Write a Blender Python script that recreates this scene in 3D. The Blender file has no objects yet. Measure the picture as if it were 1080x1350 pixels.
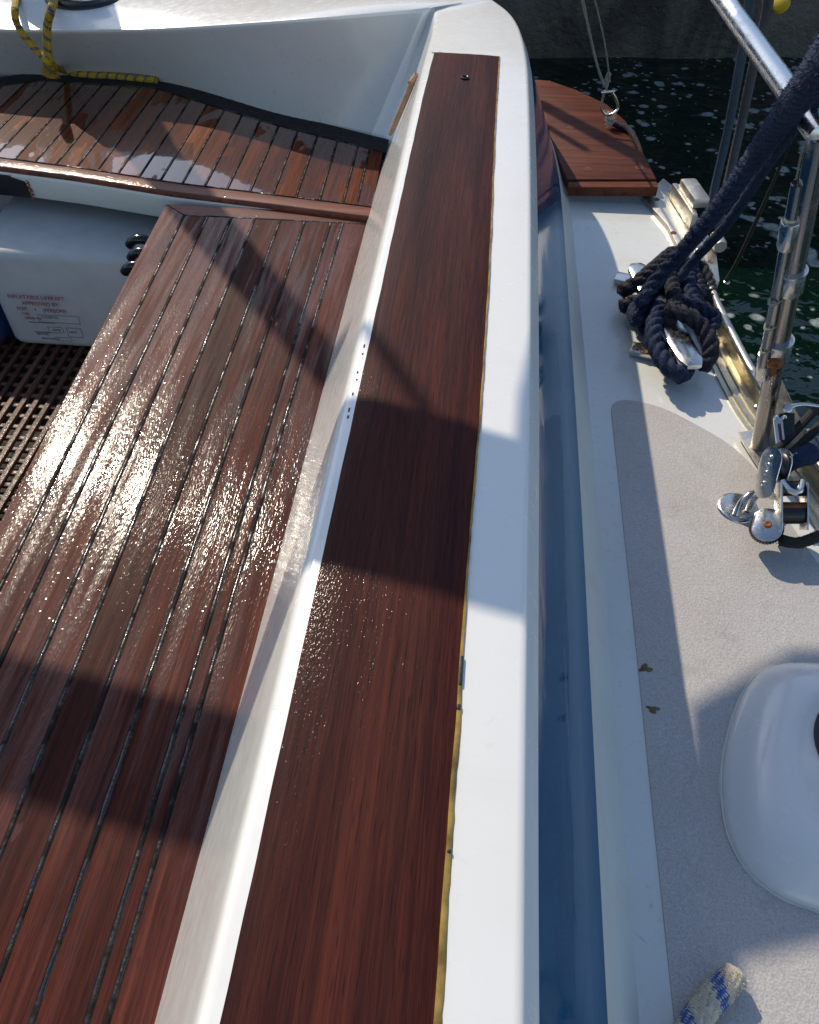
import bpy, bmesh, math, random
from mathutils import Vector, Matrix, noise
random.seed(7)
S = bpy.context.scene
COL = S.collection
# ------------------------------------------------------------------ camera
FPX = 1080.0
CH = 0.75
TH = math.atan(1175/1080)
YAW = math.atan(155/math.hypot(1175, 1080))
cf = Vector((-math.sin(YAW)*math.cos(TH), math.cos(YAW)*math.cos(TH), -math.sin(TH)))
cr = Vector((math.cos(YAW), math.sin(YAW), 0))
cu = cr.cross(cf)
cp = Vector((0, 0, CH))
cam = bpy.data.cameras.new('camera')
cam_o = bpy.data.objects.new('camera', cam)
COL.objects.link(cam_o)
m = Matrix((cr, cu, -cf)).transposed().to_4x4()
m.translation = cp
cam_o.matrix_world = m
cam.sensor_fit = 'VERTICAL'
cam.sensor_height = 36.0
cam.lens = 36.0*FPX/1350
cam.clip_start = 0.02
cam.clip_end = 500
S.camera = cam_o
# ------------------------------------------------------------------ light
SUN = Vector((-0.72, 1.0, 1.0)).normalized()
w = bpy.data.worlds.new('World')
S.world = w
w.use_nodes = True
nt = w.node_tree
bg = nt.nodes['Background']
sky = nt.nodes.new('ShaderNodeTexSky')
sky.sky_type = 'NISHITA'
sky.sun_disc = False
sky.sun_elevation = math.asin(SUN.z)
sky.sun_rotation = math.atan2(SUN.x, SUN.y)
sky.air_density = 1.0
sky.dust_density = 0.6
sky.ozone_density = 0.7
nt.links.new(sky.outputs[0], bg.inputs[0])
bg.inputs[1].default_value = 0.14
sl = bpy.data.lights.new('sun', 'SUN')
sl.energy = 3.5
sl.angle = math.radians(0.55)
sl.color = (1.0, 0.88, 0.71)
so = bpy.data.objects.new('sun', sl)
so.rotation_euler = SUN.to_track_quat('Z', 'Y').to_euler()
COL.objects.link(so)
S.view_settings.view_transform = 'Standard'
S.view_settings.look = 'None'
S.view_settings.gamma = 1
S.view_settings.exposure = 0.32
S.view_settings.use_curve_mapping = False


def un(x, y, z):
    """point of the horizontal plane z that the photograph's pixel looks at"""
    d = cf + cr*((x-540)/FPX) - cu*((y-675)/FPX)
    return cp + d*((z-CH)/d.z)


def un_y(x, y, Y):
    d = cf + cr*((x-540)/FPX) - cu*((y-675)/FPX)
    return cp + d*(Y/d.y)

# ------------------------------------------------------------------ objects
def tag(o, label=None, cat=None, group=None, kind=None):
    if label: o['label'] = label
    if cat: o['category'] = cat
    if group: o['group'] = group
    if kind: o['kind'] = kind
    return o


def empty(name, loc, label, cat, group=None):
    o = bpy.data.objects.new(name, None)
    o.location = loc
    o.empty_display_size = 0.05
    COL.objects.link(o)
    return tag(o, label, cat, group)


def world_of(o):
    m = Matrix.Identity(4)
    while o is not None:
        m = Matrix.LocRotScale(o.location, o.rotation_euler, o.scale) @ m
        o = o.parent
    return m


def link(name, me, parent=None, origin=None):
    """me is in world coordinates; origin moves the object's own origin"""
    o = bpy.data.objects.new(name, me)
    COL.objects.link(o)
    base = Vector((0, 0, 0))
    if parent is not None:
        o.parent = parent
        base = world_of(parent).translation
    if origin is None:
        origin = base.copy()
    o.location = Vector(origin) - base
    me.transform(Matrix.Translation(-Vector(origin)))
    return o


class MB:
    def __init__(s):
        s.v = []; s.f = []; s.uv = []; s.mi = []

    def add(s, vs, fs, uvs=None, mi=0):
        b = len(s.v)
        s.v += [tuple(p) for p in vs]
        for k, f in enumerate(fs):
            s.f.append(tuple(b+i for i in f))
            s.uv.append(uvs[k] if uvs else [(0, 0)]*len(f))
            s.mi.append(mi)
        return s

    def build(s, name, mats, parent=None, smooth=True, origin=None, angle=35):
        me = bpy.data.meshes.new(name)
        me.from_pydata(s.v, [], s.f)
        uvl = me.uv_layers.new(name='UVMap')
        flat = []
        for u in s.uv:
            for c in u: flat += [c[0], c[1]]
        uvl.data.foreach_set('uv', flat)
        if not isinstance(mats, (list, tuple)): mats = [mats]
        for mm in mats: me.materials.append(mm)
        me.polygons.foreach_set('material_index', s.mi)
        if smooth:
            me.polygons.foreach_set('use_smooth', [True]*len(s.f))
            me.update()
            if angle:
                me.set_sharp_from_angle(angle=math.radians(angle))
        me.update()
        return link(name, me, parent, origin)

    # boxes: oriented by axes
    def box(s, c, sx, sy, sz, ax=None, ay=None, az=None, bev=0.0, mi=0):
        c = Vector(c)
        ax = Vector(ax).normalized() if ax is not None else Vector((1, 0, 0))
        ay = Vector(ay).normalized() if ay is not None else Vector((0, 1, 0))
        az = Vector(az).normalized() if az is not None else ax.cross(ay).normalized()
        bm = bmesh.new()
        bmesh.ops.create_cube(bm, size=1)
        for v in bm.verts: v.co = Vector((v.co.x*sx, v.co.y*sy, v.co.z*sz))
        if bev > 0:
            bmesh.ops.bevel(bm, geom=bm.edges[:], offset=bev, segments=2, profile=0.7, affect='EDGES')
        bm.verts.index_update()
        vs = [c + ax*v.co.x + ay*v.co.y + az*v.co.z for v in bm.verts]
        fs = [[v.index for v in f.verts] for f in bm.faces]
        bm.free()
        return s.add(vs, fs, mi=mi)

    def cyl(s, a, b, r, r2=None, n=20, mi=0, bev=0.0, cap=True):
        a = Vector(a); b = Vector(b)
        r2 = r if r2 is None else r2
        L = (b-a).length
        if bev > 0:
            prof = [(0, r-bev), (bev*.3, r-bev*.3), (bev, r), (L-bev, r2), (L-bev*.3, r2-bev*.3), (L, r2-bev)]
        else:
            prof = [(0, r), (L, r2)]
        return s.lathe(a, (b-a).normalized(), prof, n, mi, cap)

    def lathe(s, a, d, prof, n=24, mi=0, cap=True):
        a = Vector(a); d = Vector(d).normalized()
        t = d.orthogonal().normalized(); u = d.cross(t)
        vs = []; fs = []; uvs = []
        for h, r in prof:
            for k in range(n):
                q = 2*math.pi*k/n
                vs.append(a + d*h + (t*math.cos(q)+u*math.sin(q))*r)
        for i in range(len(prof)-1):
            for k in range(n):
                k2 = (k+1) % n
                fs.append((i*n+k, i*n+k2, (i+1)*n+k2, (i+1)*n+k))
                uvs.append([(k/n, prof[i][0]), ((k+1)/n, prof[i][0]), ((k+1)/n, prof[i+1][0]), (k/n, prof[i+1][0])])
        if cap:
            fs.append(tuple(range(n))[::-1]); uvs.append([(0, 0)]*n)
            b = (len(prof)-1)*n
            fs.append(tuple(range(b, b+n))); uvs.append([(0, 0)]*n)
        return s.add(vs, fs, uvs, mi)

    def tube(s, pts, r, n=12, strands=0, lay=1.0, amp=0.12, cap=True, mi=0, jit=0.0, dens=None, fuzz=0, fuzzlen=0.004, smooth=True):
        """tube through pts; r a number or a list; three-strand relief if strands"""
        path = catmull(pts, dens) if smooth else [Vector(p) for p in pts]
        rs = r if isinstance(r, (list, tuple)) else None
        N = len(path)
        t0 = (path[1]-path[0]).normalized()
        nrm = t0.orthogonal().normalized()
        vs = []; sacc = 0; ss = []
        frames = []
        for i, p in enumerate(path):
            if i: sacc += (p-path[i-1]).length
            t = (path[min(i+1, N-1)]-path[max(i-1, 0)]).normalized()
            nrm = (nrm - t*nrm.dot(t)).normalized()
            bn = t.cross(nrm)
            if rs:
                q = i/(N-1)*(len(rs)-1); k = min(int(q), len(rs)-2)
                rad = rs[k]+(rs[k+1]-rs[k])*(q-k)
            else: rad = r
            frames.append((p, t, nrm.copy(), bn, rad, sacc)); ss.append(sacc)
            for k in range(n):
                a = 2*math.pi*k/n
                rr = rad
                if strands:
                    rr *= 1 - amp + amp*1.3*abs(math.cos((a*strands - sacc/lay*2*math.pi)/2))
                if jit:
                    rr *= 1 + jit*(noise.noise(Vector((a*1.3, sacc*120, 3.1)))) + jit*random.uniform(-.4, .4)
                vs.append(p + (nrm*math.cos(a)+bn*math.sin(a))*rr)
        fs = []; uvs = []
        for i in range(N-1):
            for k in range(n):
                k2 = (k+1) % n
                fs.append((i*n+k, i*n+k2, (i+1)*n+k2, (i+1)*n+k))
                uvs.append([(k/n, ss[i]), ((k+1)/n, ss[i]), ((k+1)/n, ss[i+1]), (k/n, ss[i+1])])
        if cap:
            b = len(vs)
            vs += [path[0] - frames[0][1]*frames[0][4]*.5, path[-1] + frames[-1][1]*frames[-1][4]*.5]
            for k in range(n):
                k2 = (k+1) % n
                fs.append((k2, k, b)); uvs.append([(0, 0)]*3)
                fs.append(((N-1)*n+k, (N-1)*n+k2, b+1)); uvs.append([(0, sacc)]*3)
        s.add(vs, fs, uvs, mi)
        fv = []; ff = []
        for _ in range(fuzz):
            i = random.randrange(N)
            p, t, nn, bn, rad, sa = frames[i]
            a = random.uniform(0, 6.283)
            rad_d = nn*math.cos(a)+bn*math.sin(a)
            tang = rad_d.cross(t)
            base = p + t*random.uniform(-.003, .003) + rad_d*rad*.88
            L = fuzzlen*random.uniform(.5, 1.3)
            d = (rad_d*random.uniform(.3, 1.0) + t*random.uniform(-1.0, .2) + tang*random.uniform(-.7, .7)).normalized()
            wv = d.cross(rad_d + tang*.3).normalized()*random.uniform(.0006, .0011)
            b = len(fv)
            mid = base + d*L*.6
            fv += [base-wv, base+wv, mid+wv*.7, mid-wv*.7, base+d*L+rad_d*L*.15]
            ff += [(b, b+1, b+2, b+3), (b+3, b+2, b+4)]
        if fv: s.add(fv, ff, mi=mi)
        return s

    def prism(s, outline, z0, z1, bev=0.0, mi=0, taper=None):
        """outline: list of (x,y); solid between z0 and z1 with an inset bevel at the top"""
        n = len(outline)
        P = [Vector((p[0], p[1], 0)) for p in outline]
        area = sum(P[i].x*P[(i+1) % n].y-P[(i+1) % n].x*P[i].y for i in range(n))
        if area < 0: P.reverse()
        def inset(d):
            out = []
            for i in range(n):
                a = (P[i]-P[i-1]); b = (P[(i+1) % n]-P[i])
                na = Vector((-a.y, a.x, 0)).normalized() if a.length > 1e-9 else Vector((0, 0, 0))
                nb = Vector((-b.y, b.x, 0)).normalized() if b.length > 1e-9 else na
                q = (na+nb)
                q = q/max(q.length_squared/2, .3)
                out.append(P[i]+q*d)
            return out
        rings = [(P, z0), (P, z1-bev)]
        if bev > 0:
            rings += [(inset(bev*.3), z1-bev*.3), (inset(bev), z1)]
        else:
            rings = [(P, z0), (P, z1)]
        vs = []
        for ring, z in rings: vs += [(p.x, p.y, z) for p in ring]
        fs = []
        for i in range(len(rings)-1):
            for k in range(n):
                k2 = (k+1) % n
                fs.append((i*n+k, i*n+k2, (i+1)*n+k2, (i+1)*n+k))
        b = (len(rings)-1)*n
        fs.append(tuple(range(b, b+n)))
        fs.append(tuple(range(n))[::-1])
        return s.add(vs, fs, mi=mi)


def catmull(pts, dens=None):
    P = [Vector(p) for p in pts]
    if len(P) == 2: P = [P[0], P[0].lerp(P[1], .5), P[1]]
    out = []
    E = [P[0]*2-P[1]] + P + [P[-1]*2-P[-2]]
    for i in range(1, len(E)-2):
        p0, p1, p2, p3 = E[i-1], E[i], E[i+1], E[i+2]
        n = max(2, int((p2-p1).length/(dens or .01)))
        for k in range(n):
            t = k/n
            out.append(.5*((2*p1)+(p2-p0)*t+(2*p0-5*p1+4*p2-p3)*t*t+(3*p1-p0-3*p2+p3)*t**3))
    out.append(P[-1])
    return out


# ------------------------------------------------------------------ materials
class N:
    """small node helper"""
    def __init__(s, name):
        s.m = bpy.data.materials.new(name)
        s.m.use_nodes = True
        s.t = s.m.node_tree
        s.b = s.t.nodes['Principled BSDF']
        s.tc = s.t.nodes.new('ShaderNodeTexCoord')

    def n(s, typ, **kw):
        x = s.t.nodes.new(typ)
        for k, v in kw.items():
            if isinstance(v, (int, float, str, bool)) and hasattr(x, k) and not k.startswith('i_'):
                setattr(x, k, v)
        return x

    def l(s, a, b): s.t.links.new(a, b)

    def val(s, sock, v):
        if hasattr(v, 'is_output'): s.l(v, sock)
        else: sock.default_value = v

    def mapping(s, src, scale=(1, 1, 1), loc=(0, 0, 0), rot=(0, 0, 0)):
        x = s.n('ShaderNodeMapping')
        s.l(src, x.inputs[0])
        s.val(x.inputs[1], loc); x.inputs[2].default_value = rot; x.inputs[3].default_value = scale
        return x.outputs[0]

    def noise(s, vec, scale=5, detail=3, rough=.5, dist=0):
        x = s.n('ShaderNodeTexNoise')
        s.l(vec, x.inputs['Vector'])
        x.inputs['Scale'].default_value = scale; x.inputs['Detail'].default_value = detail
        x.inputs['Roughness'].default_value = rough; x.inputs['Distortion'].default_value = dist
        return x.outputs[0]

    def vor(s, vec, scale=5, feature='F1', rand=1.0, out='Distance'):
        x = s.n('ShaderNodeTexVoronoi'); x.feature = feature
        s.l(vec, x.inputs['Vector']); x.inputs['Scale'].default_value = scale
        x.inputs['Randomness'].default_value = rand
        return x.outputs[out]

    def math(s, op, a, b=0.0, c=0.0, clamp=False):
        x = s.n('ShaderNodeMath'); x.operation = op; x.use_clamp = clamp
        s.val(x.inputs[0], a); s.val(x.inputs[1], b)
        if len(x.inputs) > 2: s.val(x.inputs[2], c)
        return x.outputs[0]

    def rng(s, v, a, b, c=0.0, d=1.0):
        x = s.n('ShaderNodeMapRange'); x.clamp = True
        s.val(x.inputs[0], v); x.inputs[1].default_value = a; x.inputs[2].default_value = b
        x.inputs[3].default_value = c; x.inputs[4].default_value = d
        return x.outputs[0]

    def mix(s, f, a, b, mode='MIX'):
        x = s.n('ShaderNodeMix'); x.data_type = 'RGBA'; x.blend_type = mode
        s.val(x.inputs[0], f)
        s.val(x.inputs[6], a if hasattr(a, 'is_output') else (*a, 1))
        s.val(x.inputs[7], b if hasattr(b, 'is_output') else (*b, 1))
        return x.outputs[2]

    def ramp(s, v, stops):
        x = s.n('ShaderNodeValToRGB')
        s.l(v, x.inputs[0])
        e = x.color_ramp.elements
        while len(e) < len(stops): e.new(.5)
        for q, (p, c) in zip(e, stops): q.position = p; q.color = (*c, 1)
        return x.outputs[0]

    def bump(s, h, strength=.3, dist=.001, prev=None):
        x = s.n('ShaderNodeBump')
        x.inputs['Strength'].default_value = strength; x.inputs['Distance'].default_value = dist
        s.l(h, x.inputs['Height'])
        if prev is not None: s.l(prev, x.inputs['Normal'])
        return x.outputs[0]

    def set(s, col=None, rough=None, metal=None, spec=None, coat=None, coatr=None, normal=None, coatn=None, ior=None):
        b = s.b.inputs
        if col is not None: s.val(b['Base Color'], col if hasattr(col, 'is_output') else (*col, 1))
        if rough is not None: s.val(b['Roughness'], rough)
        if metal is not None: s.val(b['Metallic'], metal)
        if spec is not None: s.val(b['Specular IOR Level'], spec)
        if coat is not None: s.val(b['Coat Weight'], coat)
        if coatr is not None: s.val(b['Coat Roughness'], coatr)
        if normal is not None: s.l(normal, b['Normal'])
        if coatn is not None: s.l(coatn, b['Coat Normal'])
        if ior is not None: s.val(b['IOR'], ior)
        return s.m


def rnd_offset(g, amt=20.0):
    oi = g.n('ShaderNodeObjectInfo')
    cmb = g.n('ShaderNodeCombineXYZ')
    g.l(g.math('MULTIPLY', oi.outputs['Random'], amt), cmb.inputs[0])
    g.l(g.math('MULTIPLY', oi.outputs['Random'], amt*3.7), cmb.inputs[1])
    va = g.n('ShaderNodeVectorMath'); va.operation = 'ADD'
    g.l(g.tc.outputs['Object'], va.inputs[0]); g.l(cmb.outputs[0], va.inputs[1])
    return va.outputs[0], oi.outputs['Random']


def wood(name, dark, mid, lite, wet=0.5, rough=(.32, .5), beads=.5, grain=1.0, puddle=None, swap=False, perobj=True, bead_scale=230, band=.35, spec=.18, pcol=(.13, .030, .006), aniso=(1.25, .55), cior=1.5, xgrad=False):
    """varnished mahogany-red teak, grain along Y (along X if swap), wet with fine beads"""
    g = N(name)
    vec, rnd = rnd_offset(g) if perobj else (g.tc.outputs['Object'], 0.5)
    rot = (0, 0, math.pi/2) if swap else (0, 0, 0)
    base = g.mapping(vec, rot=rot)
    f1 = g.noise(g.mapping(base, (420, 14, 60)), 1, 3, .6, .0)
    f2 = g.noise(g.mapping(base, (130, 2.6, 30)), 1, 4, .6, .35)
    f3 = g.noise(g.mapping(base, (26, 1.0, 10)), 1, 3, .55, .6)
    f4 = g.noise(g.mapping(base, (5, 2.0, 5)), 1, 3, .5, .4)
    s = g.math('ADD', g.math('MULTIPLY', f2, .42), g.math('MULTIPLY', f3, band))
    s = g.math('ADD', s, g.math('MULTIPLY', f1, .22))
    s = g.math('ADD', s, g.math('MULTIPLY', f4, .15))
    if perobj:
        s = g.math('ADD', s, g.math('MULTIPLY', g.math('SUBTRACT', rnd, .5), .12))
    if xgrad:   # heartwood: redder towards the outboard edge of the board, darker figure in long tongues
        sp_ = g.n('ShaderNodeSeparateXYZ'); g.l(g.tc.outputs['Object'], sp_.inputs[0])
        s = g.math('ADD', s, g.rng(sp_.outputs[0], -.17, .02, -.03, .035))
        s = g.math('ADD', s, g.math('MULTIPLY', g.math('SUBTRACT', g.noise(g.mapping(base, (14, .9, 1), loc=(3, 1, 0)), 1, 2, .5, 1.2), .5), .14))
    g.b.inputs['Coat IOR'].default_value = cior
    col = g.ramp(s, [(.36, dark), (.53, mid), (.72, lite)])
    # pores: fine dark dashes
    pore = g.noise(g.mapping(base, (700, 30, 100)), 1, 1, .5)
    col = g.mix(g.rng(pore, .60, .72, 0, .55), col, tuple(c*.35 for c in dark))
    streak = g.noise(g.mapping(base, (520, 9, 50)), 1, 2, .5)
    col = g.mix(g.rng(streak, .60, .75, 0, .22), col, tuple(min(1, c*1.9) for c in lite))
    bead = g.noise(g.mapping(vec, (1, .8, 1)), bead_scale, 2, .6)
    bead2 = g.vor(vec, bead_scale*.32)
    wetmask = g.noise(vec, 5.5, 3, .55)
    h = g.math('ADD', g.math('MULTIPLY', f1, .55*grain), g.math('MULTIPLY', f2, .5*grain))
    nbase = g.bump(h, .5, .0007)
    bead = g.noise(g.mapping(base, (aniso[0], aniso[1], 1)), bead_scale, 1, .5)
    nb = g.bump(h, .22, .0005)
    nb = g.bump(bead, beads, .0011, nb)
    drop = g.rng(bead2, .0, .22, 1, 0)
    nb = g.bump(drop, beads*.5, .0008, nb)
    r = g.rng(g.noise(g.mapping(base, (60, 3, 10)), 1, 3, .6), .3, .7, rough[0], rough[1])
    coatr = g.rng(g.noise(g.mapping(base, (40, 4, 10)), 1, 3, .6), .35, .65, .05, .20)
    coat = wet
    if puddle:
        # standing water: patches drawn out along the grain, smooth and mirror-like
        sc, lo, hi = puddle
        pm = g.noise(g.mapping(base, (sc, sc*.38, 1)), 1, 3, .55, .5)
        pk = g.rng(pm, lo, hi)
        r = g.math('MULTIPLY_ADD', pk, g.math('SUBTRACT', .3, r), r)
        coatr = g.math('MULTIPLY_ADD', pk, g.math('SUBTRACT', .03, coatr), coatr)
        sm = g.noise(g.mapping(base, (46, 2.6, 8)), 1, 3, .6, .4)
        sm = g.math('ADD', sm, g.math('MULTIPLY', g.math('SUBTRACT', rnd, .5), .22))
        wv = g.rng(sm, .43, .64, wet*.07, wet*1.55)
        coat = g.math('MULTIPLY_ADD', pk, g.math('SUBTRACT', 1.0, wv), wv)
        mixn = g.n('ShaderNodeMix'); mixn.data_type = 'VECTOR'
        geo = g.n('ShaderNodeNewGeometry')
        flat = g.bump(g.noise(vec, 30, 1, .5), .12, .002)
        g.l(pk, mixn.inputs[0]); g.l(nb, mixn.inputs[4]); g.l(flat, mixn.inputs[5])
        nb = mixn.outputs[1]
        col = g.mix(g.math('MULTIPLY', pk, .3), col, pcol)
    return g.set(col=col, rough=r, spec=spec, coat=coat, coatr=coatr, normal=nbase, coatn=nb)


def white(name, base=(.74, .735, .70), rough=.22, wave=.0, dirt=.4, stain=(.45, .40, .25), scratch=.5):
    g = N(name)
    v = g.tc.outputs['Object']
    n1 = g.noise(v, 3.5, 4, .6, .3)
    n2 = g.noise(v, 40, 3, .6)
    n3 = g.noise(v, 190, 2, .5)
    col = g.mix(g.rng(n1, .45, .75, 0, dirt*.5), base, tuple(b*s for b, s in zip(base, (.86, .84, .76))))
    col = g.mix(g.math('MULTIPLY', g.rng(n2, .62, .75), g.rng(n1, .5, .62, 0, dirt)), col, stain)
    sp = g.vor(v, 55)
    col = g.mix(g.math('MULTIPLY', g.rng(sp, .02, .05, 1, 0), g.rng(n2, .55, .6, 0, .8)), col, (.10, .08, .06))
    vw = g.mapping(v, (1, 1, 1), rot=(0, 0, .5))
    sc1 = g.noise(g.mapping(vw, (8, 170, 8)), 1, 3, .6, .8)
    sc2 = g.noise(v, 7, 2, .5)
    scr = g.math('MULTIPLY', g.rng(sc1, .67, .70), g.rng(sc2, .52, .62, 0, scratch))
    col = g.mix(scr, col, tuple(c*.62 for c in base))
    n4 = g.noise(g.mapping(v, (2.2, 9, 9), rot=(0, 0, .2)), 1, 4, .6, .8)
    col = g.mix(g.rng(n4, .55, .72, 0, dirt*.55), col, tuple(c*q for c, q in zip(base, (.80, .77, .66))))
    r = g.math('ADD', g.rng(n2, .3, .7, rough*.8, rough*1.35), g.math('MULTIPLY', scr, .3))
    nb = g.bump(n3, .06, .0006)
    nb = g.bump(g.noise(v, 9, 2, .5), .05, .012, nb)
    if wave:
        wv = g.noise(g.mapping(v, (16, 3.2, 16)), 1, 2, .5, .6)
        nb = g.bump(wv, wave, .006, nb)
    return g.set(col=col, rough=r, spec=.5, coat=.35, coatr=.06, normal=nb, coatn=nb)


def plain(name, col, rough=.5, metal=0.0, bump=.1, scale=120, var=.25, coat=0.0):
    g = N(name)
    v = g.tc.outputs['Object']
    n1 = g.noise(v, scale*.15, 4, .6)
    n2 = g.noise(v, scale, 3, .6)
    c = g.mix(g.rng(n1, .35, .7), tuple(min(1, q*(1+var*.5)) for q in col), tuple(q*(1-var) for q in col))
    return g.set(col=c, rough=g.rng(n2, .3, .7, rough*.8, min(1, rough*1.25)), metal=metal, coat=coat, normal=g.bump(n2, bump, .0006))


def steel(name, tint=(.62, .61, .58), rough=.2, stain=.3, stcol=(.32, .16, .06), bmp=.025):
    g = N(name)
    v = g.tc.outputs['Object']
    n1 = g.noise(v, 26, 4, .65, .4)
    n2 = g.noise(v, 240, 2, .6)
    c = g.mix(g.rng(n1, .56, .72, 0, stain), tint, stcol)
    r = g.math('ADD', g.rng(n2, .3, .7, rough*.7, rough*1.3), g.rng(n1, .5, .75, 0, .25))
    return g.set(col=c, rough=r, metal=g.rng(n1, .56, .74, 1, 1-stain*.6), normal=g.bump(n2, bmp, .0004))


def rope_mat(name, base, fleck=None, fleck2=None, scale=260, vlen=.05, cover=.5, dirt=.3, rough=.8):
    """braided rope by its own UV (round, along)"""
    g = N(name)
    uv = g.tc.outputs['UV']
    o = g.tc.outputs['Object']
    sep = g.n('ShaderNodeSeparateXYZ'); g.l(uv, sep.inputs[0])
    u, v = sep.outputs[0], sep.outputs[1]
    a = g.math('SINE', g.math('ADD', g.math('MULTIPLY', u, 6.2832*6), g.math('MULTIPLY', v, 900)))
    b = g.math('SINE', g.math('SUBTRACT', g.math('MULTIPLY', u, 6.2832*6), g.math('MULTIPLY', v, 900)))
    br = g.math('MULTIPLY', a, b)
    n1 = g.noise(o, 60, 4, .65)
    n2 = g.noise(o, 700, 2, .6)
    col = g.mix(g.rng(n1, .35, .7), base, tuple(c*(1-dirt) for c in base))
    if fleck:
        s1 = g.math('SINE', g.math('ADD', g.math('MULTIPLY', v, 6.2832/vlen), g.math('MULTIPLY', u, 6.2832)))
        s1 = g.math('ADD', s1, g.math('MULTIPLY', g.math('SUBTRACT', g.noise(o, 160, 2, .5), .5), 1.3))
        s1 = g.math('ADD', s1, g.math('MULTIPLY', br, .45))
        col = g.mix(g.rng(s1, cover, cover+.12), col, fleck)
    if fleck2:
        s2 = g.math('SINE', g.math('ADD', g.math('MULTIPLY', v, 6.2832/vlen*1.0), g.math('MULTIPLY_ADD', u, -12.566, 2.2)))
        s2 = g.math('ADD', s2, g.math('MULTIPLY', br, .4))
        col = g.mix(g.rng(s2, .72, .85), col, fleck2)
    col = g.mix(g.rng(n2, .35, .6, .35, 0), col, tuple(c*.4 for c in base))
    nb = g.bump(g.math('ADD', br, g.math('MULTIPLY', n2, 1.2)), .6, .0012)
    return g.set(col=col, rough=rough, spec=.35, normal=nb)


M = {}
M['seat'] = wood('seat_teak_wet', (.013, .0036, .0030), (.046, .0105, .0072), (.120, .028, .014), wet=.34, rough=(.5, .65), beads=.62, grain=1.0, puddle=(20, .70, .72), spec=.08, bead_scale=210, aniso=(1.9, .34))
M['aft'] = wood('aft_teak_wet', (.022, .005, .0022), (.095, .021, .006), (.23, .058, .014), wet=.20, rough=(.5, .65), beads=.3, puddle=(8, .435, .45), spec=.06, pcol=(.03, .010, .006), cior=1.75)
M['cap'] = wood('coaming_teak', (.009, .0026, .0024), (.034, .0080, .0062), (.078, .018, .0112), wet=.09, rough=(.5, .65), beads=.6, grain=1.5, perobj=False, bead_scale=330, spec=.07, xgrad=True)
M['trimx'] = wood('trim_teak_across', (.04, .012, .008), (.12, .034, .02), (.22, .07, .038), wet=.3, rough=(.5, .6), beads=.8, swap=True, spec=.15)
M['quarter'] = wood('quarter_teak', (.028, .008, .005), (.080, .022, .011), (.17, .048, .022), wet=.1, rough=(.55, .7), beads=.5, swap=True, grain=.7, spec=.12)
M['grate'] = wood('grating_teak', (.02, .008, .006), (.06, .026, .017), (.15, .075, .05), wet=.05, rough=(.5, .6), beads=.7, spec=.15)
def caulk_mat():
    g = N('black_caulk')
    v = g.tc.outputs['Object']
    n = g.noise(v, 14, 4, .7)
    wet = g.rng(n, .46, .58)
    nb = g.bump(g.noise(v, 150, 3, .6), .8, .0010)
    return g.set(col=(.008, .008, .009), rough=g.rng(wet, 0, 1, .75, .16), spec=g.rng(wet, 0, 1, .15, .6), normal=nb)


M['caulk'] = caulk_mat()
M['white'] = white('gelcoat_white', dirt=.25)
M['whitein'] = white('gelcoat_inner', rough=.16, wave=.09, dirt=.15, scratch=0.0)
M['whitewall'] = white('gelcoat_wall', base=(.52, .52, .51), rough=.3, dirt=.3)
M['curb'] = white('gelcoat_curb', base=(.60, .61, .56), rough=.38, dirt=.9)
M['deckw'] = white('deck_margin_white', base=(.66, .67, .64), rough=.3, dirt=.6)
M['glue'] = plain('yellowed_sealant', (.34, .22, .05), .45, bump=.8, scale=160, var=.7)
M['black'] = plain('black_plastic', (.012, .012, .013), .35, bump=.2)
M['steel'] = steel('stainless_steel', rough=.22, stain=.22, stcol=(.30, .24, .17))
M['steelb'] = steel('brushed_stainless', (.62, .62, .62), rough=.28, stain=0.0)
M['tube'] = steel('tarnished_tube', (.36, .34, .31), rough=.2, stain=.14, stcol=(.30, .26, .2))
M['alu'] = steel('weathered_aluminium', (.56, .54, .49), rough=.42, stain=.35, stcol=(.30, .26, .18))
M['gold'] = steel('gold_anodised_rail', (.60, .54, .40), rough=.42, stain=.45, stcol=(.26, .22, .13))
M['rust'] = plain('rusty_fitting', (.22, .075, .02), .7, metal=.3, bump=.8, scale=200, var=.6)
M['navy'] = rope_mat('navy_rope', (.013, .029, .076), dirt=.45)
M['navyold'] = rope_mat('faded_navy_rope', (.028, .028, .042), dirt=.5)
M['greyrope'] = rope_mat('grey_rope', (.11, .11, .12))
M['bluegrey'] = rope_mat('blue_grey_rope', (.07, .10, .13))
M['darkrope'] = rope_mat('dark_control_line', (.035, .033, .028))
M['yellow'] = rope_mat('yellow_blue_rope', (.52, .34, .02), fleck=(.015, .04, .13), fleck2=None, vlen=.034, cover=.62, dirt=.5)
M['cream'] = rope_mat('cream_blue_rope', (.72, .63, .48), fleck=(.012, .11, .42), vlen=.060, cover=.66, dirt=.25)
M['wire'] = rope_mat('grey_cord', (.34, .35, .30))
M['caster_mat'] = plain('caster_dark_blue', (.03, .04, .08), .8)  # plain dark blue for the added shadow-casting strip


def blue_mat():
    g = N('coaming_blue_paint')
    v = g.tc.outputs['Object']
    n1 = g.noise(v, 7, 4, .6, .6)
    n2 = g.noise(g.mapping(v, (80, 8, 80)), 1, 3, .6, .3)
    col = g.mix(g.rng(n1, .35, .7), (.0005, .070, .155), (.001, .088, .195))
    col = g.mix(g.rng(n2, .66, .74, 0, .15), col, (.05, .12, .22))
    r = g.rng(n1, .4, .65, .05, .11)
    nb = g.bump(g.noise(g.mapping(v, (9, 2.5, 9)), 1, 3, .5, .4), .18, .006)
    return g.set(col=col, rough=r, spec=.12, normal=nb)


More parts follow.
